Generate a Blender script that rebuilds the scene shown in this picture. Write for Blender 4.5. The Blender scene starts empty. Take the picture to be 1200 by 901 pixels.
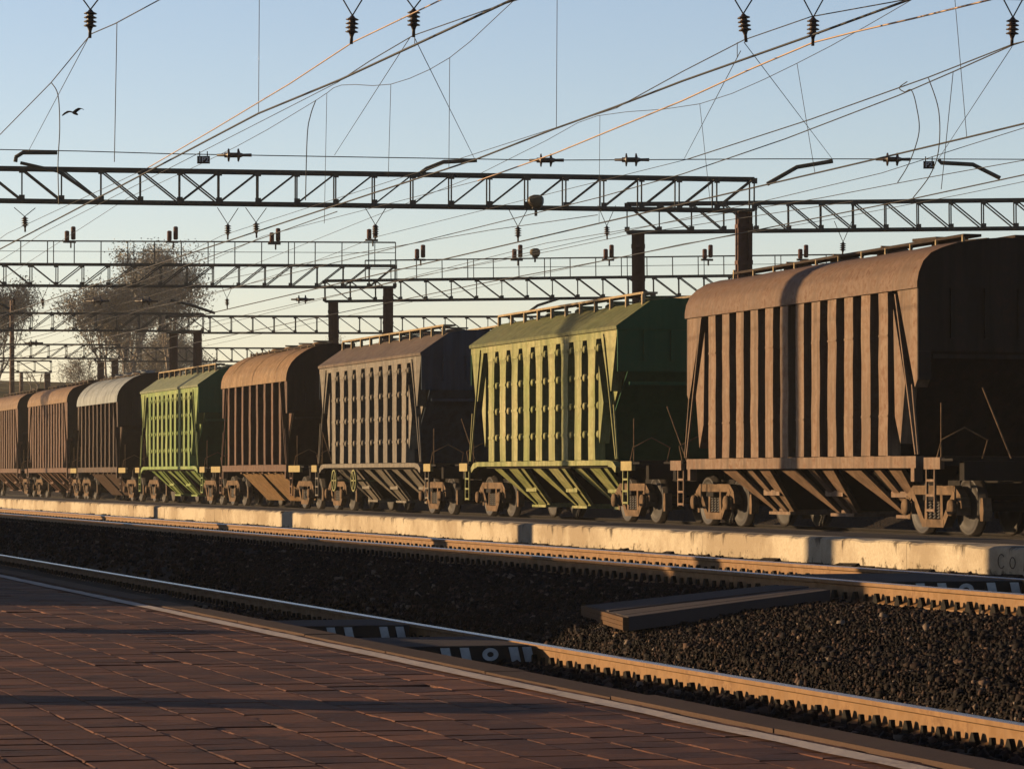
import bpy, bmesh, math, random
import numpy as np
from mathutils import Vector, Matrix
R = math.radians
random.seed(7); rng = np.random.default_rng(7)
scene = bpy.context.scene
COL = scene.collection

# ---------------------------------------------------------------- camera, light
# world: X = distance across the tracks, Y = distance along the tracks, Z up
FOC, TH = 3930.0, math.atan(1160 / 3930.0)        # focal length in 1200-px pixels; angle between view and tracks
CT, SN = math.cos(TH), math.sin(TH)
CAMZ = 0.9
cam = bpy.data.cameras.new('camera'); camo = bpy.data.objects.new('camera', cam); COL.objects.link(camo)
camo.location = (0, 0, CAMZ); camo.rotation_euler = (R(90), 0, -TH)
cam.sensor_width = 36; cam.lens = FOC / 1200 * 36; cam.shift_y = 106.5 / 1200
cam.clip_start = 0.1; cam.clip_end = 9000
scene.camera = camo

SUN_EL, SUN_K = R(8.0), 0.6
sd = Vector((1, -SUN_K, 0)).normalized() * math.cos(SUN_EL); sd.z = -math.sin(SUN_EL)
sun = bpy.data.lights.new('sun', 'SUN'); suno = bpy.data.objects.new('sun', sun); COL.objects.link(suno)
sun.energy = 5.0; sun.angle = R(0.5); sun.color = (1.0, 0.69, 0.37)
suno.rotation_euler = sd.to_track_quat('-Z', 'Y').to_euler(); suno.location = (-60, 60, 40)

world = bpy.data.worlds.new('World'); scene.world = world; world.use_nodes = True
wn = world.node_tree; bg = wn.nodes['Background']
sky = wn.nodes.new('ShaderNodeTexSky'); sky.sky_type = 'NISHITA'; sky.sun_disc = False
sky.sun_elevation = SUN_EL; sky.sun_rotation = math.atan2(-1, SUN_K)
sky.air_density = 0.85; sky.dust_density = 0.2; sky.ozone_density = 2.2; sky.altitude = 100
tint = wn.nodes.new('ShaderNodeMix'); tint.data_type = 'RGBA'; tint.blend_type = 'MULTIPLY'; tint.inputs[0].default_value = 1.0
tint.inputs[7].default_value = (1.27, 1.01, .985, 1)
wn.links.new(sky.outputs[0], tint.inputs[6])
tc = wn.nodes.new('ShaderNodeTexCoord'); sx_ = wn.nodes.new('ShaderNodeSeparateXYZ'); wn.links.new(tc.outputs['Generated'], sx_.inputs[0])
er = wn.nodes.new('ShaderNodeValToRGB'); ee = er.color_ramp.elements          # clear evening sky: bright low down, deep overhead
ee[0].position, ee[0].color = .16, (1, 1, 1, 1); ee[1].position, ee[1].color = .45, (.38, .38, .42, 1)
wn.links.new(sx_.outputs['Z'], er.inputs[0])
deep = wn.nodes.new('ShaderNodeMix'); deep.data_type = 'RGBA'; deep.blend_type = 'MULTIPLY'; deep.inputs[0].default_value = 1.0
wn.links.new(tint.outputs[2], deep.inputs[6]); wn.links.new(er.outputs[0], deep.inputs[7]); wn.links.new(deep.outputs[2], bg.inputs[0]); bg.inputs[1].default_value = 0.108
vs = scene.view_settings
scene.display_settings.display_device = 'sRGB'
vs.view_transform = 'Standard'; vs.look = 'None'; vs.gamma = 1.0; vs.use_curve_mapping = False
vs.exposure = 1.0
scene.cycles.use_denoising = True
try: scene.cycles.denoiser = 'OPENIMAGEDENOISE'
except Exception: pass
scene.cycles.max_bounces = 6; scene.cycles.diffuse_bounces = 0; scene.cycles.glossy_bounces = 3

def at_depth(px, py, d):                 # where the ray through a photo point is at distance d in front of the camera
    x = (px - 600) / FOC * d; h = (557 - py) / FOC * d
    return Vector((x * CT + d * SN, -x * SN + d * CT, CAMZ + h))
def on_w(px, py, w):                     # ... and where it meets the vertical plane X = w
    return at_depth(px, py, FOC * w / (CT * (px + 560)))

# ---------------------------------------------------------------- mesh helper
class MB:
    def __init__(s): s.v = []; s.f = []; s.m = []; s.sm = []
    def add(s, vs, fs, mi=0, smooth=False):
        o = len(s.v); s.v += [tuple(p) for p in vs]
        for f in fs: s.f.append([o + i for i in f]); s.m.append(mi); s.sm.append(smooth)
    def box(s, a, b, mi=0):
        (x0, y0, z0), (x1, y1, z1) = a, b
        s.add([(x0,y0,z0),(x1,y0,z0),(x1,y1,z0),(x0,y1,z0),(x0,y0,z1),(x1,y0,z1),(x1,y1,z1),(x0,y1,z1)],
              [(3,2,1,0),(4,5,6,7),(0,1,5,4),(1,2,6,5),(2,3,7,6),(3,0,4,7)], mi)
    def hexa(s, p, mi=0):                # 4 bottom + 4 top points
        s.add(p, [(3,2,1,0),(4,5,6,7),(0,1,5,4),(1,2,6,5),(2,3,7,6),(3,0,4,7)], mi)
    def prism(s, poly, axis, a, b, mi=0, smooth=False):
        def P(u, v, t): return {'x': (t,u,v), 'y': (u,t,v), 'z': (u,v,t)}[axis]
        n = len(poly)
        s.add([P(u,v,a) for u,v in poly] + [P(u,v,b) for u,v in poly], [(i,(i+1)%n,n+(i+1)%n,n+i) for i in range(n)], mi, smooth)
        s.add([P(u,v,a) for u,v in poly], [tuple(range(n))[::-1]], mi)
        s.add([P(u,v,b) for u,v in poly], [tuple(range(n))], mi)
    def bar(s, p, q, w, h=None, mi=0, up=(0,0,1)):
        p, q = Vector(p), Vector(q); d = (q - p)
        if d.length < 1e-6: return
        d.normalize(); u = Vector(up)
        if abs(d.dot(u)) > .95: u = Vector((1,0,0))
        a = d.cross(u).normalized(); b = a.cross(d).normalized(); h = h or w
        a *= w/2; b *= h/2
        s.hexa([p-a-b, p+a-b, p+a+b, p-a+b, q-a-b, q+a-b, q+a+b, q-a+b], mi)
    def tube(s, pts, r, n=6, mi=0, smooth=True, cap=True):
        pts = [Vector(p) for p in pts]; rs = r if isinstance(r, (list, tuple)) else [r]*len(pts)
        vs = []; ref = None
        for i, p in enumerate(pts):
            d = (pts[min(i+1, len(pts)-1)] - pts[max(i-1, 0)]).normalized()
            u = Vector((0,0,1)) if abs(d.z) < .9 else Vector((1,0,0))
            a = d.cross(u).normalized()
            if ref is not None and abs(d.dot(ref)) < .95: a = (ref - d*ref.dot(d)).normalized()
            ref = a; b = d.cross(a).normalized()
            for k in range(n):
                t = 2*math.pi*k/n; vs.append(p + a*rs[i]*math.cos(t) + b*rs[i]*math.sin(t))
        fs = [(i*n+k, i*n+(k+1)%n, (i+1)*n+(k+1)%n, (i+1)*n+k) for i in range(len(pts)-1) for k in range(n)]
        s.add(vs, fs, mi, smooth)
        if cap: s.add(vs[:n], [tuple(range(n))[::-1]], mi); s.add(vs[-n:], [tuple(range(n))], mi)
    def lathe(s, prof, c, axis, n=20, mi=0, smooth=True):   # prof: (radius, along)
        c = Vector(c); ax = Vector(axis).normalized(); u = Vector((0,0,1)) if abs(ax.z) < .9 else Vector((1,0,0))
        a = ax.cross(u).normalized(); b = ax.cross(a).normalized()
        vs = [c + ax*t + (a*math.cos(2*math.pi*k/n) + b*math.sin(2*math.pi*k/n))*r for r, t in prof for k in range(n)]
        fs = [(i*n+k, i*n+(k+1)%n, (i+1)*n+(k+1)%n, (i+1)*n+k) for i in range(len(prof)-1) for k in range(n)]
        fs += [tuple(range(n))[::-1], tuple(range((len(prof)-1)*n, len(prof)*n))]
        s.add(vs, fs, mi, smooth)
    def build(s, name, mats, parent=None, loc=None):
        me = bpy.data.meshes.new(name); me.from_pydata(s.v, [], s.f)
        mats = mats if isinstance(mats, (list, tuple)) else [mats]
        for m in mats: me.materials.append(m)
        me.polygons.foreach_set('material_index', s.m)
        me.polygons.foreach_set('use_smooth', s.sm); me.update()
        if len(s.v) < 40000:
            bm = bmesh.new(); bm.from_mesh(me); bmesh.ops.recalc_face_normals(bm, faces=bm.faces); bm.to_mesh(me); bm.free()
        o = bpy.data.objects.new(name, me); COL.objects.link(o)
        if parent: o.parent = parent
        if loc is not None: o.location = loc
        return o
def tag(o, label=None, cat=None, group=None, kind=None):
    if label: o['label'] = label
    if cat: o['category'] = cat
    if group: o['group'] = group
    if kind: o['kind'] = kind
    return o
def empty(name, loc, label, cat, group=None, rz=0):
    o = bpy.data.objects.new(name, None); COL.objects.link(o); o.location = loc; o.rotation_euler.z = rz
    o.empty_display_size = .3
    return tag(o, label, cat, group)
def copy_part(o, parent, loc=None):
    c = o.copy(); COL.objects.link(c); c.parent = parent
    if loc is not None: c.location = loc
    return c

# ---------------------------------------------------------------- materials
def nodes(name):
    m = bpy.data.materials.new(name); m.use_nodes = True
    nt = m.node_tree; b = nt.nodes['Principled BSDF']; return m, nt, b
def N(nt, t, **kw):
    n = nt.nodes.new(t)
    for k, v in kw.items():
        if k in n.inputs: n.inputs[k].default_value = v
        else: setattr(n, k, v)
    return n
def noise(nt, scale, detail=6, rough=.6, stretch=None, vec=None):
    n = N(nt, 'ShaderNodeTexNoise', Scale=scale, Detail=detail, Roughness=rough)
    g = vec or N(nt, 'ShaderNodeNewGeometry').outputs['Position']
    if stretch:
        mp = N(nt, 'ShaderNodeMapping'); mp.inputs['Scale'].default_value = stretch
        nt.links.new(g, mp.inputs['Vector']); g = mp.outputs[0]
    nt.links.new(g, n.inputs['Vector']); return n.outputs['Fac']
def ramp(nt, fac, stops):
    r = N(nt, 'ShaderNodeValToRGB'); e = r.color_ramp.elements
    while len(e) < len(stops): e.new(.5)
    for i, (p, c) in enumerate(stops):
        e[i].position = p; e[i].color = (c, c, c, 1) if not isinstance(c, (tuple, list)) else (*c[:3], 1)
    nt.links.new(fac, r.inputs[0]); return r.outputs[0]
def mixc(nt, fac, a, b, mode='MIX'):
    m = N(nt, 'ShaderNodeMix', data_type='RGBA', blend_type=mode)
    for sock, v in ((m.inputs['Factor'], fac), (m.inputs['A'] if False else m.inputs[6], a), (m.inputs[7], b)):
        if isinstance(v, (int, float)): sock.default_value = v
        elif isinstance(v, (tuple, list)): sock.default_value = (*v[:3], 1)
        else: nt.links.new(v, sock)
    return m.outputs[2]
def bump(nt, b, h, strength=.3, dist=.01):
    bp = N(nt, 'ShaderNodeBump', Strength=strength, Distance=dist)
    nt.links.new(h, bp.inputs['Height']); nt.links.new(bp.outputs[0], b.inputs['Normal'])
def simple(name, c, rough=.7, var=.25, scale=6, metal=0, bmp=.15):
    m, nt, b = nodes(name)
    n = noise(nt, scale)
    c2 = tuple(x*(1-var) for x in c); c3 = tuple(min(1, x*(1+var)) for x in c)
    nt.links.new(ramp(nt, n, [(.3, c2), (.7, c3)]), b.inputs['Base Color'])
    b.inputs['Roughness'].default_value = rough; b.inputs['Metallic'].default_value = metal
    if bmp: bump(nt, b, noise(nt, scale*5), bmp, .01)
    return m
def paint(name, c, rust=(.16, .07, .035), rust_amt=.35, dirt=.65, rough=.62, fade=(.3, .26, .2), fade_amt=.25):
    """weathered wagon paint: fading, vertical dirt streaks, rust blooms, slightly buckled plate"""
    m, nt, b = nodes(name)
    big = noise(nt, .7, 7, .68); streak = noise(nt, 1, 6, .65, (5, 5, .35)); fine = noise(nt, 9, 8, .7)
    base = mixc(nt, ramp(nt, big, [(.35, 0), (.75, fade_amt)]), c, fade)
    base = mixc(nt, ramp(nt, streak, [(.40, dirt), (.56, 0)]), base, tuple(x*.42 for x in c))
    rm = N(nt, 'ShaderNodeMath', operation='MULTIPLY')
    nt.links.new(ramp(nt, fine, [(.48, 0), (.58, 1)]), rm.inputs[0]); nt.links.new(ramp(nt, streak, [(.45, 0), (.6, 1)]), rm.inputs[1])
    rm2 = N(nt, 'ShaderNodeMath', operation='MULTIPLY'); nt.links.new(rm.outputs[0], rm2.inputs[0]); rm2.inputs[1].default_value = rust_amt
    base = mixc(nt, rm2.outputs[0], base, rust)
    nt.links.new(base, b.inputs['Base Color'])
    nt.links.new(ramp(nt, fine, [(.3, rough-.12), (.7, min(1, rough+.2))]), b.inputs['Roughness'])
    bump(nt, b, noise(nt, 1.6, 4), .5, .02)
    return m

M = {}
M['brown'] = paint('brown_wagon_paint', (.142, .088, .057), rust=(.085,.036,.018), fade=(.21,.16,.11), fade_amt=.45, rust_amt=.6)
M['brown_roof'] = paint('brown_roof_paint', (.12, .075, .05), rust=(.075,.034,.018), fade=(.125,.09,.065), rust_amt=.7, dirt=.35)
M['rustbrown'] = paint('rust_brown_paint', (.09, .046, .028), rust=(.07,.03,.015), fade=(.11,.08,.06), rust_amt=.7)
M['rust_roof'] = paint('rust_roof_paint', (.19, .112, .052), rust=(.09,.04,.018), rust_amt=.6, fade=(.19, .14, .08), fade_amt=.5)
M['green'] = paint('green_wagon_paint', (.155, .175, .055), rust=(.10,.05,.025), rust_amt=.35, fade=(.34, .295, .16), fade_amt=.85)
M['green2'] = paint('bright_green_paint', (.12, .19, .05), rust=(.08,.04,.02), rust_amt=.2, fade=(.27, .27, .11), fade_amt=.7)
M['green_roof'] = paint('green_roof_paint', (.10, .112, .045), rust=(.08,.045,.022), rust_amt=.4, fade=(.13, .105, .06), fade_amt=.4)
M['green_roof2'] = paint('pale_green_roof_paint', (.15, .17, .10), rust=(.1,.06,.03), rust_amt=.2, fade=(.17,.16,.12))
M['green_end'] = paint('shaded_green_end_paint', (.012, .072, .030), rust_amt=.05, dirt=.3, fade=(.014,.06,.028))
M['grey'] = paint('grey_wagon_paint', (.135, .118, .095), rust=(.08,.045,.025), fade=(.17,.15,.12), rust_amt=.45)
M['grey_roof'] = paint('grey_brown_roof_paint', (.10, .075, .058), rust=(.075,.04,.025), fade=(.12,.09,.07), rust_amt=.6)
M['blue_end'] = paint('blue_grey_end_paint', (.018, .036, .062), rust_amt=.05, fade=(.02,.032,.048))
M['beige_roof'] = paint('beige_roof_paint', (.20, .22, .225), rust=(.1,.06,.03), rust_amt=.12, fade=(.24,.25,.245))
M['brown2'] = paint('dull_brown_paint', (.06, .036, .024), rust=(.05,.022,.012), fade=(.07,.05,.036), rust_amt=.4)
M['orange_roof'] = paint('orange_rust_roof_paint', (.165, .10, .052), rust=(.08,.035,.016), rust_amt=.6, fade=(.21, .15, .10), fade_amt=.5)
M['end_dark'] = paint('shaded_end_paint', (.011, .0075, .0065), rust_amt=.06, fade=(.014,.010,.008))  # shade on the end walls is put into this near-black
M['under'] = simple('shaded_underframe', (.010, .008, .007), .85, .4, 4)  # near black carries the shade below the wagons and between the hopper bands
M['cast'] = simple('dusty_cast_steel', (.10, .064, .038), .85, .5, 5)
M['wheel'] = simple('worn_wheel_steel', (.016, .012, .010), .6, .3, 8)
M['yellowbar'] = simple('pale_yellow_panel', (.24, .19, .085), .7, .2, 8)
M['walk'] = simple('walkway_boards', (.24, .185, .115), .85, .3, 8)
M['walkdark'] = simple('dark_walkway_steel', (.03, .02, .015), .8, .3, 8)
M['steel'] = simple('dark_gantry_steel', (.065, .06, .05), .75, .3, 3)
M['post'] = paint('rusty_gantry_post', (.095, .048, .034), rust=(.06,.026,.014), fade=(.06,.04,.03), rust_amt=.6)
M['wire'] = simple('dark_wire', (.014, .013, .014), .6, .2, 3, 0, 0)
M['copper'] = simple('copper_wire', (.30, .21, .15), .55, .15, 3, .6, 0)
M['porcelain'] = simple('brown_porcelain', (.035, .022, .018), .35, .2, 8, 0, 0)
M['lampshell'] = simple('lamp_shell', (.12, .09, .055), .5, .2, 10)
M['redtube'] = simple('dull_red_tube', (.06, .02, .017), .6, .3, 10)
M['bird'] = simple('black_plumage', (.012, .011, .011), .8, .2, 30)
M['signblack'] = simple('black_plate', (.012, .012, .012), .6, .1, 20)
M['white'] = simple('white_paint', (.40, .40, .40), .75, .2, 14)

# rails: polished head, rusty sides
M['railtop'] = simple('polished_rail_head', (.5, .45, .41), .24, .15, 3, .9, 0)
M['railside'] = paint('rusty_rail_web', (.17, .088, .032), rust=(.07,.032,.015), rust_amt=.5, dirt=.3, fade=(.2,.12,.05))
M['sleeper'] = simple('oily_concrete_sleeper', (.05, .04, .034), .9, .4, 5)
M['clip'] = simple('shaded_rail_clip', (.010, .008, .006), .85, .4, 9)  # dark tone paints the shaded notches along the rail foot

def ballast_mat():
    m, nt, b = nodes('dark_oily_ballast')
    g = N(nt, 'ShaderNodeNewGeometry')
    v = N(nt, 'ShaderNodeTexVoronoi', Scale=24.0); nt.links.new(g.outputs['Position'], v.inputs['Vector'])
    sep = N(nt, 'ShaderNodeSeparateColor'); nt.links.new(v.outputs['Color'], sep.inputs[0])
    c = ramp(nt, sep.outputs[0], [(0, (.005,.004,.003)), (.6, (.014,.010,.008)), (1, (.035,.024,.018))])
    big = noise(nt, .5, 4)
    c = mixc(nt, ramp(nt, big, [(.4, 0), (.7, .7)]), c, (.010,.008,.006))
    nt.links.new(c, b.inputs['Base Color']); b.inputs['Roughness'].default_value = .9
    inv = N(nt, 'ShaderNodeMath', operation='SUBTRACT'); inv.inputs[0].default_value = 1; nt.links.new(v.outputs['Distance'], inv.inputs[1])
    bump(nt, b, inv.outputs[0], .9, .03)
    return m
M['ballast'] = ballast_mat()
def stone_mat():
    m, nt, b = nodes('broken_stone')
    g = N(nt, 'ShaderNodeNewGeometry')
    c = ramp(nt, g.outputs['Random Per Island'], [(0, (.003,.002,.002)), (.6, (.008,.005,.004)), (.88, (.021,.011,.008)), (.97, (.07,.042,.03)), (1, (.14,.11,.085))])
    nt.links.new(c, b.inputs['Base Color']); b.inputs['Roughness'].default_value = .8
    return m
M['stone'] = stone_mat()
def brick_mat():
    m, nt, b = nodes('worn_red_paving')
    g = N(nt, 'ShaderNodeNewGeometry')
    mp = N(nt, 'ShaderNodeMapping'); mp.inputs['Rotation'].default_value = (0, 0, R(90))
    nt.links.new(g.outputs['Position'], mp.inputs['Vector'])
    br = N(nt, 'ShaderNodeTexBrick'); br.offset = .5
    br.inputs['Scale'].default_value = 1.0; br.inputs['Brick Width'].default_value = .62; br.inputs['Row Height'].default_value = .31
    br.inputs['Mortar Size'].default_value = .008; br.inputs['Mortar Smooth'].default_value = .3; br.inputs['Bias'].default_value = 0
    br.inputs['Color1'].default_value = (.070,.025,.017,1); br.inputs['Color2'].default_value = (.155,.06,.036,1); br.inputs['Mortar'].default_value = (.02,.011,.009,1)
    nt.links.new(mp.outputs[0], br.inputs['Vector'])
    big = noise(nt, .8, 6); patch = noise(nt, 2.3, 8, .7, (1, .45, 1)); fine = noise(nt, 40, 4)
    c = mixc(nt, ramp(nt, big, [(.38, .7), (.6, 0)]), br.outputs['Color'], (.05,.02,.016))
    c = mixc(nt, ramp(nt, patch, [(.52, 0), (.66, .6)]), c, (.24,.115,.062))
    c = mixc(nt, ramp(nt, patch, [(.34, .85), (.47, 0)]), c, (.022,.010,.009))
    # sand swept into some joints
    js = N(nt, 'ShaderNodeMath', operation='MULTIPLY'); nt.links.new(br.outputs['Fac'], js.inputs[0])
    nt.links.new(ramp(nt, noise(nt, 1.1, 3), [(.52, 0), (.6, 1)]), js.inputs[1])
    c = mixc(nt, js.outputs[0], c, (.30,.20,.13))
    nt.links.new(c, b.inputs['Base Color'])
    nt.links.new(ramp(nt, patch, [(.3, .5), (.7, .8)]), b.inputs['Roughness'])
    hs = N(nt, 'ShaderNodeMath', operation='SUBTRACT'); nt.links.new(noise(nt, 2.2, 8, .7), hs.inputs[0])
    hm = N(nt, 'ShaderNodeMath', operation='MULTIPLY'); hm.inputs[1].default_value = .5; nt.links.new(br.outputs['Fac'], hm.inputs[0])
    nt.links.new(hm.outputs[0], hs.inputs[1])
    bump(nt, b, hs.outputs[0], 1.0, .035)
    return m
M['brick'] = brick_mat()
def paver_mat():
    m, nt, b = nodes('red_clay_pavers'); g_ = N(nt, 'ShaderNodeNewGeometry')
    c = ramp(nt, g_.outputs['Random Per Island'], [(0, (.046,.015,.010)), (.35, (.088,.030,.014)), (.7, (.115,.042,.018)), (1, (.165,.066,.034))])
    big = noise(nt, .7, 7, .65); patch = noise(nt, 2.6, 8, .7); fine = noise(nt, 26, 8, .75)
    c = mixc(nt, ramp(nt, big, [(.36, .65), (.56, 0)]), c, (.050,.018,.012))
    c = mixc(nt, ramp(nt, patch, [(.54, 0), (.68, .55)]), c, (.17,.078,.038))
    c = mixc(nt, ramp(nt, patch, [(.34, .8), (.44, 0)]), c, (.02,.010,.009))
    c = mixc(nt, ramp(nt, fine, [(.38, .5), (.55, 0)]), c, (.03,.013,.010))
    nt.links.new(c, b.inputs['Base Color']); nt.links.new(ramp(nt, fine, [(.3, .6), (.7, .9)]), b.inputs['Roughness'])
    ad = N(nt, 'ShaderNodeMath', operation='ADD'); nt.links.new(fine, ad.inputs[0]); nt.links.new(patch, ad.inputs[1])
    bump(nt, b, ad.outputs[0], .8, .012); return m
M['paver'] = paver_mat()
def concrete(name, c, stain=.5, dark=(.07,.05,.035)):
    m, nt, b = nodes(name)
    big = noise(nt, .9, 7, .65); st = noise(nt, 1, 7, .7, (2.2, 2.2, .7)); sp = noise(nt, 14, 6, .7)
    cc = mixc(nt, ramp(nt, big, [(.35, .5), (.6, 0)]), c, tuple(x*.68 for x in c))
    cc = mixc(nt, ramp(nt, st, [(.56, 0), (.72, stain)]), cc, dark)
    cc = mixc(nt, ramp(nt, sp, [(.6, 0), (.75, .45)]), cc, tuple(x*.5 for x in c))
    nt.links.new(cc, b.inputs['Base Color']); b.inputs['Roughness'].default_value = .9
    bump(nt, b, sp, .5, .02)
    return m
def edge_mat():
    m, nt, b = nodes('whitewashed_concrete')
    g_ = N(nt, 'ShaderNodeNewGeometry'); sp_ = N(nt, 'ShaderNodeSeparateXYZ'); nt.links.new(g_.outputs['Position'], sp_.inputs[0])
    big = noise(nt, .45, 8, .7); st = noise(nt, 1, 8, .75, (1, 3.2, .55)); sp = noise(nt, 9, 8, .75); fine = noise(nt, 34, 6, .7)
    c = mixc(nt, ramp(nt, big, [(.42, .8), (.56, 0)]), (.40, .345, .26), (.22, .17, .115))
    c = mixc(nt, ramp(nt, fine, [(.35, .35), (.6, 0)]), c, (.22, .17, .11))
    def zmask(z0_, z1_, amt):
        r_ = N(nt, 'ShaderNodeMapRange'); r_.inputs['From Min'].default_value = z0_; r_.inputs['From Max'].default_value = z1_
        r_.inputs['To Min'].default_value = 0; r_.inputs['To Max'].default_value = amt; nt.links.new(sp_.outputs['Z'], r_.inputs['Value']); return r_.outputs[0]
    for z0_, z1_, amt, nz, colr in ((.02, .22, .16, st, (.035,.025,.018)), (.10, -.09, .20, sp, (.045,.035,.02))):   # run-off stains from the lip, moss at the foot
        a_ = N(nt, 'ShaderNodeMath', operation='ADD'); nt.links.new(nz, a_.inputs[0]); nt.links.new(zmask(z0_, z1_, amt), a_.inputs[1])
        c = mixc(nt, ramp(nt, a_.outputs[0], [(.665, 0), (.75, .85)]), c, colr)
    c = mixc(nt, ramp(nt, sp, [(.62, 0), (.68, .7)]), c, (.12,.09,.06))
    nt.links.new(c, b.inputs['Base Color']); b.inputs['Roughness'].default_value = .92
    bump(nt, b, sp, .6, .02); return m
M['edge'] = edge_mat()
M['slab'] = concrete('platform_slab', (.04, .03, .022), .5)
M['kerb'] = concrete('platform_kerb', (.062, .038, .028), .4)
M['lineworn'] = concrete('worn_white_line', (.50, .42, .36), .5, (.12,.07,.05))
M['deck'] = concrete('crossing_boards', (.055, .045, .045), .5)
M['deckedge'] = concrete('crossing_edge_timber', (.075, .042, .022), .6)
M['soil'] = simple('dry_soil', (.035, .027, .017), .95, .4, .6)
M['grassbank'] = simple('olive_scrub_bank', (.12, .10, .035), .95, .5, 1.2)
M['plaster'] = simple('caster_plaster', (.45, .38, .27), .9, .15, 2)

for k_, m_ in M.items():                       # dusty, oily, weathered surfaces: hardly any sheen
    lv = {'railtop': .5, 'porcelain': .4, 'wire': .3, 'copper': .5, 'brick': .2, 'paver': .2, 'wheel': .25, 'railside': .2}.get(k_, .12)
    m_.node_tree.nodes['Principled BSDF'].inputs['Specular IOR Level'].default_value = lv

# ---------------------------------------------------------------- setting
g = MB(); g.add([(-3000,-600,-1.0),(5000,-600,-1.0),(5000,6000,-1.0),(-3000,6000,-1.0)], [(0,1,2,3)])
tag(g.build('ground', M['soil']), kind='structure')

T1, T2, TT = 7.5, 11.75, 23.2            # centre lines: near track, middle track, freight track
Z1, Z2, ZT = -.53, 0.0, -.08             # their rail heads
ZP = -.275                               # near platform
prof = [(5.4,-.76),(6.0,-.72),(6.7,-.70),(8.3,-.70),(8.47,-.66),(8.72,-.47),(9.2,-.38),(9.9,-.26),(10.4,-.20),(10.95,-.205),(12.55,-.205),(13.0,-.16),(13.7,-.09)]
ws = []; 
for (a, za), (b_, zb) in zip(prof, prof[1:]):
    k = max(1, int((b_-a)/.12)); ws += [(a+(b_-a)*i/k, za+(zb-za)*i/k) for i in range(k)]
ws.append(prof[-1])
ss = list(np.arange(4, 40, .15)) + list(np.arange(40, 90, .5)) + list(np.arange(90, 421, 5))
W = np.array([w for w, _ in ws]); Zb = np.array([z for _, z in ws]); S = np.array(ss)
gw, gs = np.meshgrid(W, S); gz = np.tile(Zb, (len(S), 1)) + rng.normal(0, .012, gw.shape) + .02*np.sin(gs*1.3+gw*2.1)*np.sin(gs*.37)
mb = MB(); mb.v = [tuple(p) for p in np.stack([gw.ravel(), gs.ravel(), gz.ravel()], 1)]
nw = len(W)
for i in range(len(S)-1):
    for j in range(nw-1): mb.f.append((i*nw+j, i*nw+j+1, (i+1)*nw+j+1, (i+1)*nw+j)); 
mb.m = [0]*len(mb.f); mb.sm = [True]*len(mb.f)
tag(mb.build('ballast_bed', M['ballast']), kind='structure')
# bed beyond the low platform, under the freight track
mb = MB(); bp = [(15.25,-.42),(21.4,-.40),(22.0,-.29),(24.4,-.29),(25.2,-.40),(26.4,.1),(27.6,.98),(30,1.02),(34,-.5),(60,-.6),(61,-1.05)]  # raised bank behind the train added to keep the view below wagons dark
mb.add([(w, s, z) for s in (-20, 420) for w, z in bp], [(i, i+1, len(bp)+i+1, len(bp)+i) for i in range(len(bp)-1)])
tag(mb.build('freight_track_bed', M['ballast']), kind='structure')

# loose stones on the shoulder between the two near tracks
def stones(n, w0, w1, s0, s1, smin, smax, seed):
    r = np.random.default_rng(seed)
    base = np.array([(-1,-1,-1),(1,-1,-1),(1,1,-1),(-1,1,-1),(-1,-1,1),(1,-1,1),(1,1,1),(-1,1,1)], float)
    v = base[None] * r.uniform(.45, 1.0, (n, 8, 3)); sz = r.uniform(smin, smax, (n,1,1)) * r.uniform(.6, 1.1, (n,1,3)); v = v*sz
    a = r.uniform(0, 6.28, (n, 2)); ca, sa, cb, sb = np.cos(a[:,0]), np.sin(a[:,0]), np.cos(a[:,1]), np.sin(a[:,1])
    x, y, z = v[...,0].copy(), v[...,1].copy(), v[...,2].copy()
    x, y = x*ca[:,None]-y*sa[:,None], x*sa[:,None]+y*ca[:,None]
    y, z = y*cb[:,None]-z*sb[:,None], y*sb[:,None]+z*cb[:,None]
    w = r.uniform(w0, w1, n); s = s0 + (s1-s0)*r.uniform(0, 1, n)
    zz = np.interp(w, [p[0] for p in prof], [p[1] for p in prof]) + .02*np.sin(s*1.3+w*2.1)*np.sin(s*.37) + r.uniform(-.005, .03, n)
    v = np.stack([x+w[:,None], y+s[:,None], z+zz[:,None]], -1).reshape(-1, 3)
    q = np.array([(3,2,1,0),(4,5,6,7),(0,1,5,4),(1,2,6,5),(2,3,7,6),(3,0,4,7)])
    f = (q[None] + (np.arange(n)*8)[:,None,None]).reshape(-1, 4)
    return v, f
parts = [stones(56000, 8.42, 10.88, 14, 30, .007, .020, 1), stones(16000, 8.42, 10.88, 30, 46, .010, .03, 2), stones(9000, 8.42, 10.88, 46, 95, .014, .045, 7), stones(6000, 11.1, 12.4, 24, 70, .012, .04, 8), stones(3000, 8.42, 10.88, 14, 40, .022, .045, 9), stones(4500, 13.0, 13.6, 22, 70, .012, .035, 3), stones(5000, 6.8, 8.2, 16, 40, .015, .04, 4)]
off = 0; V = []; Fc = []
for v, f in parts: V.append(v); Fc.append(f+off); off += len(v)
V = np.concatenate(V); Fc = np.concatenate(Fc)
me = bpy.data.meshes.new('gravel'); me.vertices.add(len(V)); me.vertices.foreach_set('co', V.ravel())
me.loops.add(Fc.size); me.loops.foreach_set('vertex_index', Fc.ravel().astype(np.int32))
me.polygons.add(len(Fc)); me.polygons.foreach_set('loop_start', np.arange(0, Fc.size, 4, dtype=np.int32)); me.update(calc_edges=True); me.validate()
me.materials.append(M['stone']); go = bpy.data.objects.new('gravel', me); COL.objects.link(go)
tag(go, 'dark brown broken stone ballast heaped between the two near tracks', 'gravel', kind='stuff')

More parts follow.
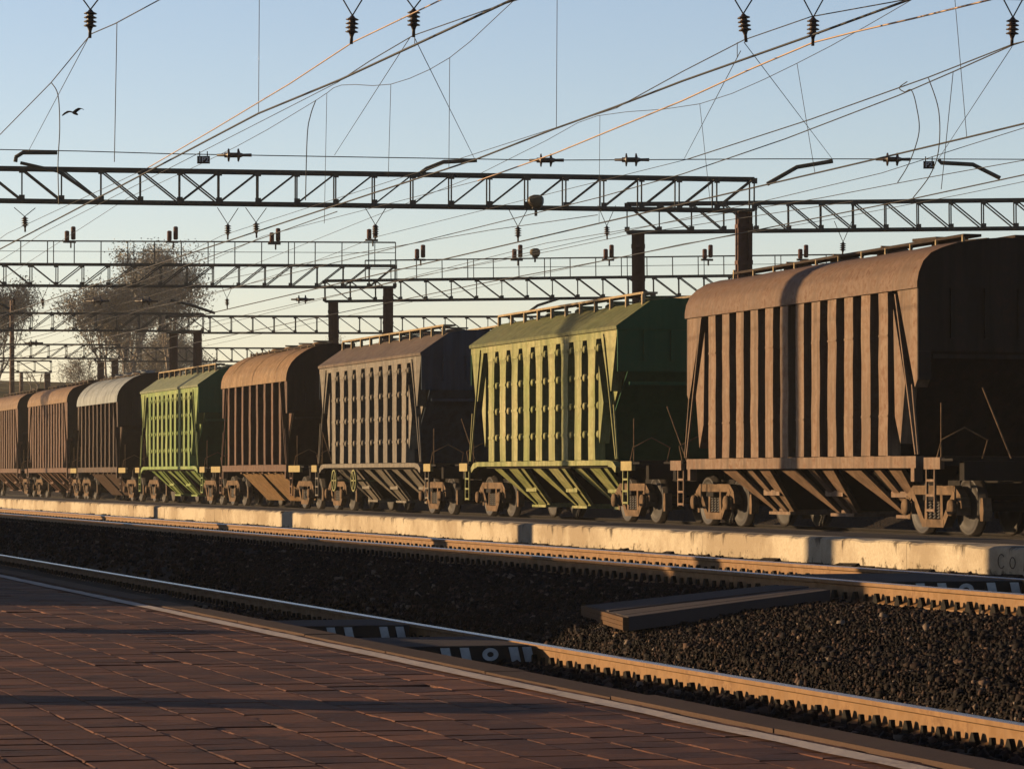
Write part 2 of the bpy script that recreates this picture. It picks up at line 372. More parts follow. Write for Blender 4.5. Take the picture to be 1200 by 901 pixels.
# near platform: paving sheet, kerb strip, painted line
mb = MB(); mb.box((-40,-12,-1.0), (5.50, 260, ZP-.012)); mb.add([(w,s_,ZP) for w,s_ in ((-40,-12),(-2.55,-12),(-2.55,260),(-40,260),(-2.55,78),(5.50,78),(5.50,260),(-2.55,-12),(5.5,-12),(5.5,9),(-2.55,9))], [(0,1,2,3),(4,5,6,2),(7,8,9,10)])
tag(mb.build('platform', M['brick']), kind='structure')
mb = MB(); rp = random.Random(21); pw = .2975; cols = int((5.5+2.55)/pw)
for i in range(cols):
    x = -2.55 + i*pw; y = 9 + rp.uniform(0, .3)
    while y < 78:
        L = .298; g0 = .0035; ta, tb = rp.gauss(0, .0009), rp.gauss(0, .0009); z = ZP + rp.gauss(0, .0010) - (rp.random() < .03)*.005
        x0, x1, y0, y1 = x+g0+rp.uniform(-.002,.002), x+pw-g0+rp.uniform(-.002,.002), y+g0, y+L-g0; b_ = .006
        P = []
        for (xx, yy) in ((x0,y0),(x1,y0),(x1,y1),(x0,y1)): P.append((xx, yy, ZP-.03))
        for (xx, yy, sx, sy) in ((x0,y0,-1,-1),(x1,y0,1,-1),(x1,y1,1,1),(x0,y1,-1,1)): P.append((xx, yy, z-.006+sx*ta+sy*tb))
        for (xx, yy, sx, sy) in ((x0+b_,y0+b_,-1,-1),(x1-b_,y0+b_,1,-1),(x1-b_,y1-b_,1,1),(x0+b_,y1-b_,-1,1)): P.append((xx, yy, z+sx*ta+sy*tb))
        mb.add(P, [(0,1,5,4),(1,2,6,5),(2,3,7,6),(3,0,4,7),(4,5,9,8),(5,6,10,9),(6,7,11,10),(7,4,8,11),(8,9,10,11)]); y += L
tag(mb.build('platform_paving', M['paver']), kind='structure')
mb = MB(); y = -12
while y < 150:
    L = 2.4; dz = random.uniform(-.006, .006)
    mb.box((5.50, y+.01, -1.0), (5.75+random.uniform(-.008,.008), y+L-.01, ZP+.012+dz)); y += L
tag(mb.build('platform_kerb', M['kerb']), kind='structure')
mb = MB(); mb.add([(w, s, ZP+.009) for s in np.arange(-12, 200, .6) for w in (5.27+random.uniform(-.012,.012), 5.40+random.uniform(-.012,.012))],
                  [(2*i, 2*i+1, 2*i+3, 2*i+2) for i in range(len(np.arange(-12,200,.6))-1)])
tag(mb.build('platform_line', M['lineworn']), kind='structure')

# low platform edge between the middle track and the hidden tracks
root = empty('low_platform', (13.6, 60, -.1), 'long low platform with whitewashed stained concrete edge in front of the freight wagons', 'platform')
mb = MB(); y = 8.0; r2 = random.Random(3)
while y < 300:
    L = r2.choice([5.6, 6.0, 6.0, 6.2]); n = 26 if y < 110 else 3
    dx = r2.uniform(-.006, .006); zt = .225 + r2.uniform(-.008, .008)
    pts = []
    for i in range(n+1):
        yy = y + .003 + (L-.006)*i/n
        c = r2.uniform(0, .02) * (r2.random() < .25)
        pts.append((13.6+dx+r2.uniform(0,.003), yy, zt-c, .03 + c))
    for a, b_ in zip(pts, pts[1:]):
        mb.add([(a[0],a[1],-.3),(a[0],a[1],a[2]-.02),(a[0]+a[3],a[1],a[2]),(14.0,a[1],.225),(b_[0],b_[1],-.3),(b_[0],b_[1],b_[2]-.02),(b_[0]+b_[3],b_[1],b_[2]),(14.0,b_[1],.225)],
               [(0,1,5,4),(1,2,6,5),(2,3,7,6)])
    for p in (pts[0], pts[-1]): mb.add([(p[0],p[1],-.3),(p[0],p[1],p[2]-.02),(p[0]+p[3],p[1],p[2]),(14.0,p[1],.225),(14.0,p[1],-.3)], [(0,1,2,3,4)])
    y += L
o = mb.build('edge_blocks', M['edge'], root); o.location = -root.location
mb = MB(); mb.box((13.98, 8, -.5), (15.3, 300, .215)); o = mb.build('platform_surface', M['slab'], root); o.location = -root.location
# faint dark scrawl on the edge near the right of the view
mb = MB()
def arcpts(cy, cz, r, a0, a1, n=10): return [(13.575, cy - r*math.cos(R(a0+(a1-a0)*i/n)), cz + r*.9*math.sin(R(a0+(a1-a0)*i/n))) for i in range(n+1)]
mb.tube(arcpts(29.45, .08, .075, 40, 320), (.005), 4); mb.tube(arcpts(29.2, .07, .06, 0, 360), (.005), 4)
for k, yy in enumerate((28.95, 28.8, 28.66, 28.5)): mb.tube([(13.575, yy, .0), (13.575, yy-.03, .15)], (.005), 4)
o = mb.build('scrawled_letters', M['kerb'], root); o.location = -root.location

# ---------------------------------------------------------------- tracks
def rail_profile(x):
    return [(x-.075,-.18),(x+.075,-.18),(x+.075,-.165),(x+.012,-.14),(x+.012,-.045),(x+.037,-.035),(x+.037,-.006),(x+.03,0),(x-.03,0),(x-.037,-.006),(x-.037,-.035),(x-.012,-.045),(x-.012,-.14),(x-.075,-.165)]
def track(w, z, label, s0, s1, pitch, first, rails=('railtop', 'railside')):
    root = empty('railway_track', (w, s0, z), label, 'railway track')
    for sx in (-.8, .8):
        mb = MB(); p = rail_profile(sx); n = len(p); L = s1-s0
        for i in range(n):
            (a, b_), (c, d) = p[i], p[(i+1)%n]
            top = 7 <= i <= 7 or i in (6, 8)
            mb.add([(a,0,b_),(c,0,d),(c,L,d),(a,L,b_)], [(0,1,2,3)], 0 if top else 1)
        mb.add([(a,0,b_) for a, b_ in p], [tuple(range(n))], 1)
        mb.build('rail', [M[rails[0]], M[rails[1]]], root)
    n = int((s1-s0)/pitch); proto = None; rest = MB(); clips = MB()
    for i in range(n):
        y = (i+.5)*pitch
        poly = [(-1.35,-.30),(1.35,-.30),(1.35,-.205),(.95,-.19),(-.95,-.19),(-1.35,-.205)]
        if first <= y + s0 and i < first_n(first, s0, pitch) + 95:
            if proto is None:
                b0 = MB(); b0.prism(poly, 'y', -.13, .13); proto = b0.build('sleeper', M['sleeper'], root, (0, y, 0))
            else: copy_part(proto, root, (random.uniform(-.01,.01), y+random.uniform(-.01,.01), random.uniform(-.006,.004)))
        else: rest.prism(poly, 'y', y-.13, y+.13)
        for sx in (-.8, .8):
            for sd_ in (-1, 1):
                x = sx + sd_*.06
                clips.box((x-.02, y-.05, -.19), (x+.02, y+.05, -.15)); clips.prism([(y-.05,-.15),(y+.05,-.15),(y+.014,-.088),(y-.014,-.088)], 'x', x-.018, x+.018)
                yy = y + pitch/2; clips.prism([(yy-.035,-.19),(yy+.035,-.19),(yy+.014,-.10),(yy-.014,-.10)], 'x', x-.015, x+.015)
    if rest.f: tag(rest.build('sleepers', M['sleeper'], root), kind='stuff')
    tag(clips.build('rail_clips', M['clip'], root), kind='stuff')
    return root
def first_n(first, s0, pitch): return max(0, int((first-s0)/pitch))
track(T1, Z1, 'near railway track in the shade just below the brick platform edge', 8, 320, .5, 17)
track(T2, Z2, 'middle railway track with two sunlit rails along the concrete platform edge', 8, 320, .47, 26)
track(TT, ZT, 'railway track that carries the row of grain hopper wagons', 30, 420, .55, 45, ('wheel', 'under'))

# pedestrian crossing: ramp between the tracks and infill panels between the rails
root = empty('crossing_ramp', (9.7, 27.5, -.4), 'grey sloping pedestrian deck with brown timber edge between the two near tracks', 'crossing deck')
mb = MB(); ya, yb = 26.4, 27.75
nb = 7; rk = random.Random(4)
for i in range(nb):
    t0, t1 = i/nb+.004, (i+1)/nb-.004; dz = rk.uniform(-.007, .007); ex = rk.uniform(-.03, .02)
    n0, n1 = Vector((8.80+.42*t0, ya+2.5*t0, 0)), Vector((8.80+.42*t1, ya+2.5*t1, 0)); q0, q1 = Vector((10.62+ex, ya+1.35*t0, 0)), Vector((10.62+ex, ya+1.35*t1, 0))
    U = lambda v, z: (v.x, v.y, z+dz)
    mb.hexa([U(n0,-.385),U(q0,-.18),U(q1,-.18),U(n1,-.385),U(n0,-.268),U(q0,-.06),U(q1,-.06),U(n1,-.268)])
o = mb.build('ramp_deck', M['deck'], root); o.location = -root.location
mb = MB(); f0, f1 = Vector((8.78, ya+.01, 0)), Vector((9.20, 28.88, 0))
for i in range(3): mb.bar(f0+Vector((0,0,-.366+.036*i)), f1+Vector((0,0,-.362+.036*i)), .05, .033)
for t in (.12, .5, .88): p_ = f0.lerp(f1, t); mb.box((p_.x-.04, p_.y-.05, -.60), (p_.x+.05, p_.y+.05, -.41))
o = mb.build('edge_timber', M['deckedge'], root); o.location = -root.location
def infill(w, z, y0, y1, label, xs_, dz, ring=True):
    root = empty('track_crossing', (w, y0, z), label, 'track crossing')
    b0 = MB(); b0.box((-.70, 0, -.19), (.70, y1-y0, dz)); b0.build('rubber_panel', M['deck'], root)
    b1 = MB(); b1.box((-.702, -.02, -.185), (.702, 0, dz-.003)); b1.build('end_board', M['signblack'], root)
    for x in xs_:
        b2 = MB(); b2.hexa([(x+.03,-.026,-.15),(x+.11,-.026,-.15),(x+.11,-.021,-.15),(x+.03,-.021,-.15),(x,-.026,dz-.015),(x+.08,-.026,dz-.015),(x+.08,-.021,dz-.015),(x,-.021,dz-.015)])
        b2.build('painted_stripe', M['white'], root)
    if not ring: return
    n = 20; b2 = MB(); cx_ = xs_[1]+.27
    for k in range(n):
        a, b_ = 2*math.pi*k/n, 2*math.pi*(k+1)/n
        P = lambda t, r: (cx_+r*math.cos(t)*1.3, -.026, dz-.075+r*math.sin(t))
        b2.add([P(a,.022), P(b_,.022), P(b_,.055), P(a,.055)], [(0,1,2,3)])
    b2.build('painted_ring', M['white'], root)
infill(T1, Z1, 27.3, 28.9, 'crossing panel with white stripes and ring below the near brick platform', (-.08, .09, .52, .64), -.008)
infill(T1, Z1, 31.3, 32.6, 'far crossing panel with white stripes only, left of the striped panel with the ring', (-.12, .05, .40, .56), -.008, False)
infill(T2, Z2, 26.6, 28.9, 'crossing panel with white stripes and ring between the middle track rails at right', (-.30, -.10, .36, .58), -.008)

# ---------------------------------------------------------------- gantries
def truss(name, root, L, H, D, n, flip, style, x0=0.0):
    """box truss along local +X from x0 to L: bottom at z 0, top at H, depth D along Y"""
    ch = MB(); c = .075
    for y in (-D/2, D/2):
        for z in (c/2, H-c/2): ch.box((x0, y-c/2, z-c/2), (L, y+c/2, z+c/2))
    ch.build('chords', M['steel'], root)
    w = MB(); p = (L-x0)/n
    for i in range(n+1):
        x = x0 + i*p
        for y in (-D/2, D/2): w.bar((x, y, c), (x, y, H-c), .034)
        for z in (c/2, H-c/2): w.bar((x, -D/2+c/2, z), (x, D/2-c/2, z), .05)
        for z in (c+.02, H-c-.02): w.box((x-.07, -D/2-c/2-.006, z-.07), (x+.07, -D/2-c/2-.001, z+.07))
        if i < n:
            st = style(i) if callable(style) else style
            for y in (-D/2, D/2):
                if st in '\\X': w.bar((x+.03, y, H-c), (x+p-.03, y, c), .036)
                if st in '/X': w.bar((x+.03, y, c), (x+p-.03, y, H-c), .036)
            if i % 2 == 0: w.bar((x, -D/2, H-.05), (x+p, D/2, H-.05), .03)
    w.build('lattice_bars', M['steel'], root)
def post_mesh(root, x, h, wd=.36, dp=.36, name='post'):
    m = MB()
    for y in (-dp/2+.05, dp/2-.05):
        m.box((x-wd/2, y-.05, -h), (x-wd/2+.10, y+.05, -.002)); m.box((x+wd/2-.10, y-.05, -h), (x+wd/2, y+.05, -.002))
    m.box((x-wd/2+.05, -dp/2+.07, -h), (x+wd/2-.05, dp/2-.07, -.002))
    for k in range(int(h/.9)):
        z = -.35-k*.9; m.box((x-wd/2-.012, -dp/2-.012, z-.05), (x+wd/2+.012, dp/2+.012, z+.05))
    m.build(name, M['post'], root)
def gantry(pl, pr, label, H, n, style, left_post=None, right_post=None, xl=0.0, railing=None, D=.55):
    """pl, pr: world points (bottom chord) at left and right end; posts at local x; xl = extra length to the left"""
    pl, pr = Vector(pl), Vector(pr); d = pr-pl; L = math.hypot(d.x, d.y)
    root = bpy.data.objects.new('overhead_gantry', None); COL.objects.link(root); root.location = pl
    root.rotation_euler = (0, -math.atan2(d.z, L), math.atan2(d.y, d.x))
    tag(root, label, 'gantry', 'lattice gantries across the railway tracks')
    L = d.length
    truss('truss', root, L, H, D, n, False, style, xl)
    for x in (left_post or []): post_mesh(root, x, pl.z+.9, *((.36,.36)))
    for x in (right_post or []): post_mesh(root, x, pl.z+.9, .36, .36)
    if railing:
        r = MB(); a, b_, hh = railing
        for z in (hh, hh*.55):
            r.bar((a, D/2, H+z), (b_, D/2, H+z), .05 if z == hh else .02)
        k = int((b_-a)/.95)
        for i in range(k+1):
            x = a+(b_-a)*i/k; r.bar((x, D/2, H), (x, D/2, H+hh), .035)
            if i % 3 == 1: r.bar((x+.22, D/2, H), (x+.22, D/2, H+hh), .03)
        r.build('handrail', M['steel'], root)
    return root
def ext(p, q, wx):                        # carry the line q->p on to X = wx
    t = (wx-p.x)/(p.x-q.x); return p + (p-q)*t
# G1: the near left beam
a, b_ = at_depth(0, 237.3, 80.7), at_depth(881, 249, 83.3); z_ = (a.z+b_.z)/2
G1L, G1R = ext(a, b_, -.6), b_; LG1 = (G1R-G1L).length
sty1 = lambda i, n=31: '\\' if i < 19 else ('X' if i == 19 else '/')
n1 = int(round(LG1/.93)); kx = (Vector((at_depth(250,239,81.4))) - G1L).length/LG1*n1
G1 = gantry(G1L, G1R, 'widest lattice gantry beam, from the left edge to the rusty post beside the nearest wagon', .85, n1,
            (lambda i: '\\' if i < int(kx) else ('X' if i == int(kx) else '/')), [.35], [LG1-.2])
# R1: right beam a little farther
a, b_ = at_depth(735, 274, 92.6), at_depth(1200, 269.4, 92.2)
R1R = ext(b_, a, 52); LR = (R1R-a).length; R1A = a
G2 = gantry(a, R1R, 'right hand lattice gantry beam passing behind the near beam end, over the nearest wagon', .85, int(round(LR/.9)), '\\', [.3], [LR-.3])
a, b_ = at_depth(0, 336, 121.5), at_depth(463, 338, 121.5); L2L = ext(a, b_, .5); LL = (b_-L2L).length
n2 = int(round(LL/.95)); kx2 = (at_depth(60,336,121.5)-L2L).length/LL*n2
L2R = b_
gantry(L2L, b_, 'second left lattice gantry with a handrail on top and red tubes along it', .85, n2, (lambda i: '\\' if i < kx2 else '/'), [.4], [LL-.25], railing=(0, LL, .83))
a, b_ = at_depth(381, 354.5, 125), at_depth(740, 350, 125); R2L = a
R2R = ext(b_, a, 54); LR2 = (R2R-a).length
gantry(a, R2R, 'second right lattice gantry with a handrail, behind the near green wagon roof', .84, int(round(LR2/.93)), '\\', [.3], [LR2-.3], railing=(1.5, LR2, .72))
a, b_ = at_depth(0, 388, 152), at_depth(238, 389, 152); L3L = ext(a, b_, -4); L3R = b_
gantry(L3L, b_, 'third left lattice gantry crossing low in front of the bare tree', .85, 36, '/', [.4], [(b_-L3L).length-.25])
a, b_ = at_depth(196, 391, 157), at_depth(600, 391.5, 157); R3R = ext(b_, a, 52)
gantry(a, R3R, 'third right lattice gantry beyond the grey hopper wagon', .85, 24, '\\', [.3], [(R3R-a).length-.3])
a, b_ = at_depth(-140, 420, 188), at_depth(140, 421, 188)
gantry(ext(a, b_, -4), b_, 'fourth left lattice gantry low before the bare tree trunks', .85, 38, '/', [.4], [(b_-ext(a, b_, -4)).length-.25])
a, b_ = at_depth(112, 424, 194), at_depth(480, 425, 194)
gantry(a, ext(b_, a, 52), 'fourth right lattice gantry just above the arched wagon roofs', .85, 24, '\\', [.3], [20])
a, b_ = at_depth(-100, 437, 226), at_depth(60, 437, 226)
gantry(ext(a, b_, -4), b_, 'farthest lattice gantry at the left edge beyond the last wagons', .85, 36, '\\', [.4], [(b_-ext(a, b_, -4)).length-.25])
# G0: the nearest gantry, whose beam is above the picture
p0 = Vector((29, 43.1-17*.148, 7.43)); p1 = Vector((-6.2, 43.1+18.2*.148, 7.43))
root0 = gantry(p1, p0, 'nearest lattice gantry whose beam carries the insulators along the top of the picture', .85, 38, '/', [.30, .93], [(p0-p1).length-.2])

# ---------------------------------------------------------------- overhead line
def wire(name, pts, r, label, cat, group, mat='wire', smooth_n=1, tail=()):
    P = [Vector(p) for p in pts]
    if smooth_n > 1 and len(P) > 2:      # Catmull-Rom
        Q = []
        for i in range(len(P)-1):
            p0_, p1_, p2_, p3_ = P[max(i-1,0)], P[i], P[i+1], P[min(i+2, len(P)-1)]
            for k in range(smooth_n):
                t = k/smooth_n
                Q.append(.5*((2*p1_)+(p2_-p0_)*t+(2*p0_-5*p1_+4*p2_-p3_)*t*t+(3*p1_-p0_-3*p2_+p3_)*t**3))
        Q.append(P[-1]); P = Q
    P += [Vector(t_) for t_ in tail]
    if name in ('contact_wire', 'messenger_wire', 'feeder_wire') and P[0].y < 62 and not label.startswith(('far run', 'thin wire low', 'thin wire sloping')):   # carry on past the camera
        P.insert(0, Vector((P[0].x, -25, P[0].z + .5)))
    mb = MB(); mb.tube(P, r, 5, 0, True); return tag(mb.build(name, M[mat]), label, cat, group)
def sag(p, q, s, n=10):
    p, q = Vector(p), Vector(q); return [p.lerp(q, i/n) - Vector((0,0,s*4*(i/n)*(1-i/n))) for i in range(n+1)]
CW = 'contact wires over the tracks'; MW = 'messenger wires of the overhead line'
def tr(w, *pp): return [on_w(x, y, w) for x, y in pp]
# contact wires: straight, slightly rising towards the camera
def contact(w, near, label):
    near = tr(w, *near); p = near[-1]
    wire('contact_wire', near[::-1][::-1] + [Vector((w, s, 6.6)) for s in (120, 160, 200, 300)], .017, label, 'wire', CW)
contact(11.6, [(690,-44),(600,0),(400,93),(303,133),(170,203),(0,292)], 'thick dark contact wire that leaves the top edge left of centre')
contact(16.4, [(1150,-42),(1065,0),(950,42),(800,95),(722,125),(650,151),(560,186)], 'thick dark contact wire that leaves the top edge right of centre')
contact(23.2, [(1300,121),(1200,145),(1130,162),(1050,181),(883,220)], 'dark contact wire that leaves the right edge above the last registration arm')
gs0 = lambda w: 43.1+(12-w)*.148
gsup = [lambda w: 80.75+(12-w)*.148, lambda w: 120.3+(12-w)*.05, lambda w: 152.5+(12-w)*.05, lambda w: 189+(12-w)*.05, lambda w: 226.]
def far_spans(w, z=6.72, s_=.35):
    out = []
    for a, b_ in zip(gsup, gsup[1:]):
        out += sag((w, a(w), z), (w, b_(w), z), s_)[(0 if not out else 1):]
    return out
def messenger(w, near, label, mat='wire', r=.008, far=True):
    p_ = tr(w, *near); wire('messenger_wire', p_, r, label, 'wire', MW, mat, 1)
    wire('messenger_wire', [p_[-1]] + far_spans(w), .006, 'far run of the ' + label.split(',')[0], 'wire', MW)
messenger(7.65, [(260,-25),(187,0),(135,28),(107,40),(60,97),(0,158)], 'thin wire hanging from the leftmost insulator, in the top left corner')
messenger(11.2, [(640,-45),(517,0),(413,50),(340,98),(250,152),(173,197)], 'copper coloured wire hanging from the second insulator from the left', 'copper', .010)
messenger(12.0, [(690,-25),(600,2),(567,13),(484,42),(433,72),(395,97)], 'thin wire hanging from the third insulator from the left, joining the thick wire')
messenger(16.3, [(1180,-24),(1050,2),(950,20),(872,47),(800,84),(760,106),(722,127)], 'thin wire hanging from the third insulator from the right')
messenger(17.3, [(1290,-40),(1160,0),(1070,22),(1000,38),(953,50),(880,81),(800,118),(650,180),(560,212)], 'long orange copper wire from the second insulator from the right', 'copper', .013)
messenger(20.0, [(1300,40),(1200,49),(1187,52),(1090,90),(950,140),(805,187)], 'upper one of two wires from the rightmost insulator', r=.010)
wire('feeder_wire', tr(20.4, (1260,30),(1187,53),(1120,83),(1053,112),(920,163),(800,204),(700,232)) + [Vector((20.4, 240, 7.0))], .010, 'lower one of two wires from the rightmost insulator', 'wire', MW)
wire('feeder_wire', tr(23.6, (1300,118),(1200,150),(1133,171),(1033,203),(907,233)) + [Vector((23.6, 240, 6.4))], .007, 'thin wire just below the dark contact wire at the right edge', 'wire', MW)
wire('feeder_wire', tr(28.5, (1300,166),(1200,188),(1077,210),(963,232),(800,258),(640,285)) + [Vector((28.5, 240, 6.6))], .009, 'thin wire crossing behind the rightmost registration arm', 'wire', MW)
wire('contact_wire', tr(28.2, (1300,183),(1200,205),(1070,233),(870,273),(700,307),(560,333)) + [Vector((28.2, 240, 6.5))], .014, 'lowest dark wire at the right edge ending over the near gantry post', 'wire', CW)
wire('feeder_wire', tr(30.5, (1300,194),(1200,213),(1127,228),(980,256),(800,286)) + [Vector((30.5, 240, 6.5))], .007, 'faint lowest thin wire at the right edge', 'wire', MW)
upper = [(16.4, [(760,-150),(680,-66),(600,3),(527,68),(458,99),(400,100),(370,118),(277,172),(150,232)], 'thin upper wire with two long droppers left of centre'),
         (23.2, [(1190,-75),(1060,5),(933,75),(820,122),(700,136),(640,165),(560,205)], 'thin upper wire with two long droppers right of centre')]
for w, pp, lb in upper: wire('messenger_wire', tr(w, *pp), .007, lb, 'wire', MW, 'wire', 3, [(w, 150, 6.9), (w, 235, 6.9)])
for (w, pp, lb) in [(20.0, [(700,252),(573,270),(400,300),(200,340)], 'thin wire low under the near gantry between its two lamps'),
                    (26.5, [(1000,236),(733,276),(647,294),(500,322)], 'thin wire low behind the rusty post of the right gantry'),
                    (12.6, [(395,248),(257,297),(160,332)], 'thin wire sloping under the near gantry above the bare tree')]:
    q_ = tr(w, *pp); wire('feeder_wire', q_ + [Vector((w, 240, q_[-1].z))], .008, lb, 'wire', MW)
# cross-span cable above the near gantry
cs = [at_depth(x, y, 79.5) for x, y in ((-260,168),(0,175.5),(100,177.5),(200,180.5),(400,184),(640,188),(742,187.5),(900,186.5),(1047,186.5),(1200,187),(1420,190))]
wire('cross_span_cable', cs, .012, 'thin level cable stretched across the whole picture above the near gantry', 'cable', None)
# droppers
DG = 'droppers between the overhead wires'
def dropper(w, x0, y0, x1, y1, label, w2=None):
    wire('dropper_wire', [on_w(x0, y0, w), on_w(x1, y1, w2 or w)], .006, label, 'dropper wire', DG)
for a in [(7.65, 137,27,134,190,'dropper at upper left running down from the thin corner wire'),
          (11.6, 304,-30,303,132,'long dropper from the top edge to the left thick wire'),
          (16.4, 653,-30,652,150,'long dropper from the top edge down to the middle thick wire'),
          (16.4, 458,99,455,208,'left one of two droppers between the middle thin wire and gantry'),
          (16.4, 527,68,526,197,'right one of two droppers between the middle thin wire and gantry'),
          (23.2, 820,122,832,235,'dropper hanging above the left end of the right gantry'),
          (23.2, 934,75,955,203,'dropper ending beside the black arm right of centre'),
          (23.2, 1119,0,1133,162,'dropper from the top edge to the dark wire at right'),
          (16.4, 383,110,380,262,'faint dropper left of the middle over the near gantry'),
          (20.4, 1117,84,1103,222,'faint dropper under the rightmost insulator'),
          (23.2, 703,136,702,262,'faint dropper above the pair of rope insulators'),
          (11.6, 486,55,486,10,'short dropper beside the third insulator from the left'),
          (16.4, 864,68,864,50,'short dropper under the third insulator from the right')]: dropper(*a)
# slanting stay wires
SG = 'slanting stay wires above the near gantry'
for (p, q, lb) in [((105,42),(33,178),'stay from the leftmost insulator to the black arm at left'),
                   ((486,45),(556,186),'right stay from the third insulator down to the middle arm'),
                   ((480,45),(392,182),'left stay from the third insulator down to the level cable'),
                   ((872,50),(975,186),'right stay from the third insulator from right to a black arm'),
                   ((868,60),(802,186),'left stay from the third insulator from right to the level cable'),
                   ((1186,55),(1100,186),'stay from the rightmost insulator to the rightmost black arm')]:
    wire('stay_wire', [at_depth(*p, 46), at_depth(*q, 79)], .006, lb, 'stay wire', SG)
# looping jumpers
JG = 'looping jumper cables'
for (w, pp, lb) in [(7.65, [(60,97),(68,112),(70,150),(68,192),(69,240)], 'curved jumper cable at upper left beside the bird'),
                    (11.6, [(370,118),(364,135),(360,160),(358,235)], 'curved jumper cable above the near gantry left of centre'),
                    (20.0, [(1063,96),(1054,103),(1060,108),(1068,106),(1074,125),(1077,155),(1066,190),(1052,214)], 'looped jumper cable beside the right hand insulators'),
                    (20.0, [(1088,92),(1100,130),(1100,175),(1090,205),(1070,232)], 'long curved jumper cable next to the small plate at right')]:
    wire('jumper_cable', tr(w, *pp), .008, lb, 'cable', JG, 'wire', 6)

# insulators hanging on V wires under the beams
def insulator_mesh():
    m = MB()
    prof = [(.02,.0),(.035,-.02)] + [x for k in range(4) for x in ((.045,-.03-k*.055),(.085,-.048-k*.055),(.088,-.058-k*.055),(.045,-.062-k*.055))] + [(.03,-.26),(.022,-.29),(.022,-.38)]
    m.lathe(prof, (0,0,0), (0,0,1), 10); return m
ins_proto = None
IG = 'insulators hanging from the gantries'
def hang(w, s, zbeam, zlow, label, tilt=0):
    global ins_proto
    root = empty('hanging_insulator', (w, s, zlow+.38), label, 'insulator', IG); root.rotation_euler = (random.uniform(-.05,.05), tilt+random.uniform(-.04,.04), random.uniform(0, 3))
    if ins_proto is None: ins_proto = insulator_mesh().build('porcelain_discs', M['porcelain'], root)
    else: copy_part(ins_proto, root)
    v = MB(); dz = zbeam-(zlow+.38)
    for sx in (-1, 1): v.tube([(0,0,0),Vector((sx*.26, 0, dz)) @ root.rotation_euler.to_matrix()], .010, 5)
    v.build('hanger_wires', M['wire'], root)
first = ['leftmost insulator at the top edge, above the flying bird', 'second insulator from the left at the top edge', 'third insulator from the left at the top edge',
         'third insulator from the right at the top edge', 'second insulator from the right at the top edge', 'rightmost insulator at the top edge']
for (px, py), lb in zip([(106,45),(413,52),(485,44),(871,50),(953,54),(1187,54)], first):
    d = 44.7; p = at_depth(px, py, d); 
    s_ = p.y
    hang(p.x, s_, 7.45, p.z, lb, .12 if px in (871,) else 0)
for (px, py), lb in zip([(29,272),(267,281),(300,279),(440,282),(607,284)],
      ['small insulator under the near gantry at the left edge', 'left one of two close insulators under the near gantry', 'right one of two close insulators under the near gantry',
       'insulator under the near gantry above the second gantry end', 'insulator under the near gantry below the lamp']):
    p = at_depth(px, py, 82); hang(p.x, p.y, 7.44, p.z, lb)
for (px, py, d, lb) in [(16,362,121.5,'tiny insulator under the second gantry at the far left'),(50,362,121.5,'tiny insulator under the second gantry in front of the bare tree edge'),(266,362,121.5,'tiny insulator under the second gantry right of the bare tree'),(711,281,93,'insulator under the left end of the right hand gantry'),(988,300,92,'insulator over the roof of the nearest brown wagon')]:
    p = at_depth(px, py, d); hang(p.x, p.y, p.z+.95, p.z, lb)
# strain insulators on the cross-span cable
def strain(px, py, d, lb, mat='porcelain'):
    p = at_depth(px, py, d); m = MB(); ux = Vector((CT, -SN, 0))
    prof = [(.03,-.42),(.035,-.25),(.06,-.24),(.06,-.17),(.15,-.16),(.16,-.13),(.06,-.11),(.06,.06),(.15,.07),(.16,.10),(.06,.13),(.035,.2),(.04,.4)]
    m.lathe(prof, (0,0,0), ux, 12)
    tag(m.build('strain_insulator', M[mat], None, p), lb, 'insulator', 'paired disc insulators on the level cable')
for a in [(275,182,79.3,'disc insulator on the level cable beside the small plate at left'),(641,188,79.3,'left one of two disc insulators near the middle of the level cable'),
          (741,187.5,79.3,'right one of two disc insulators near the middle of the level cable'),(1047,187,79.3,'disc insulator on the level cable at right, lit brown'),
          (355,351,118,'small disc insulator left of the second gantry post'),(115,353,118,'small disc insulator in front of the bare tree crown'),(172,353,118,'small disc insulator right of the tree trunk line'),(40,402,150,'tiny disc insulator low at the left')]: strain(*a)
# registration arms
AG = 'black registration arms under the level cable'
def arm(pts, d, lb, r=.05):
    m = MB(); m.tube([at_depth(x, y, d) for x, y in pts], r, 8); tag(m.build('registration_arm', M['steel']), lb, 'arm', AG)
arm([(18,190),(19,184),(27,179),(67,179)], 79, 'black bent arm at the upper left corner under the level cable')
arm([(24,191),(68,201),(106,227)], 80, 'black rod slanting across the left end of the near gantry', .04)
arm([(493,203),(500,198),(520,190),(559,188)], 79, 'black bent arm on the near gantry left of centre')
arm([(899,216),(934,196),(976,189)], 79, 'black bent arm right of the near gantry end')
arm([(1100,187),(1103,191),(1140,193),(1172,209)], 79, 'black bent arm near the right edge')
arm([(200,352),(225,358),(252,367)], 118, 'black arm slanting in front of the tree crown', .05)
arm([(0,356),(11,362)], 118, 'black arm at the left edge before the left tree', .05)
arm([(619,366),(630,358),(655,350)], 124, 'black curved arm above the near green wagon', .05)
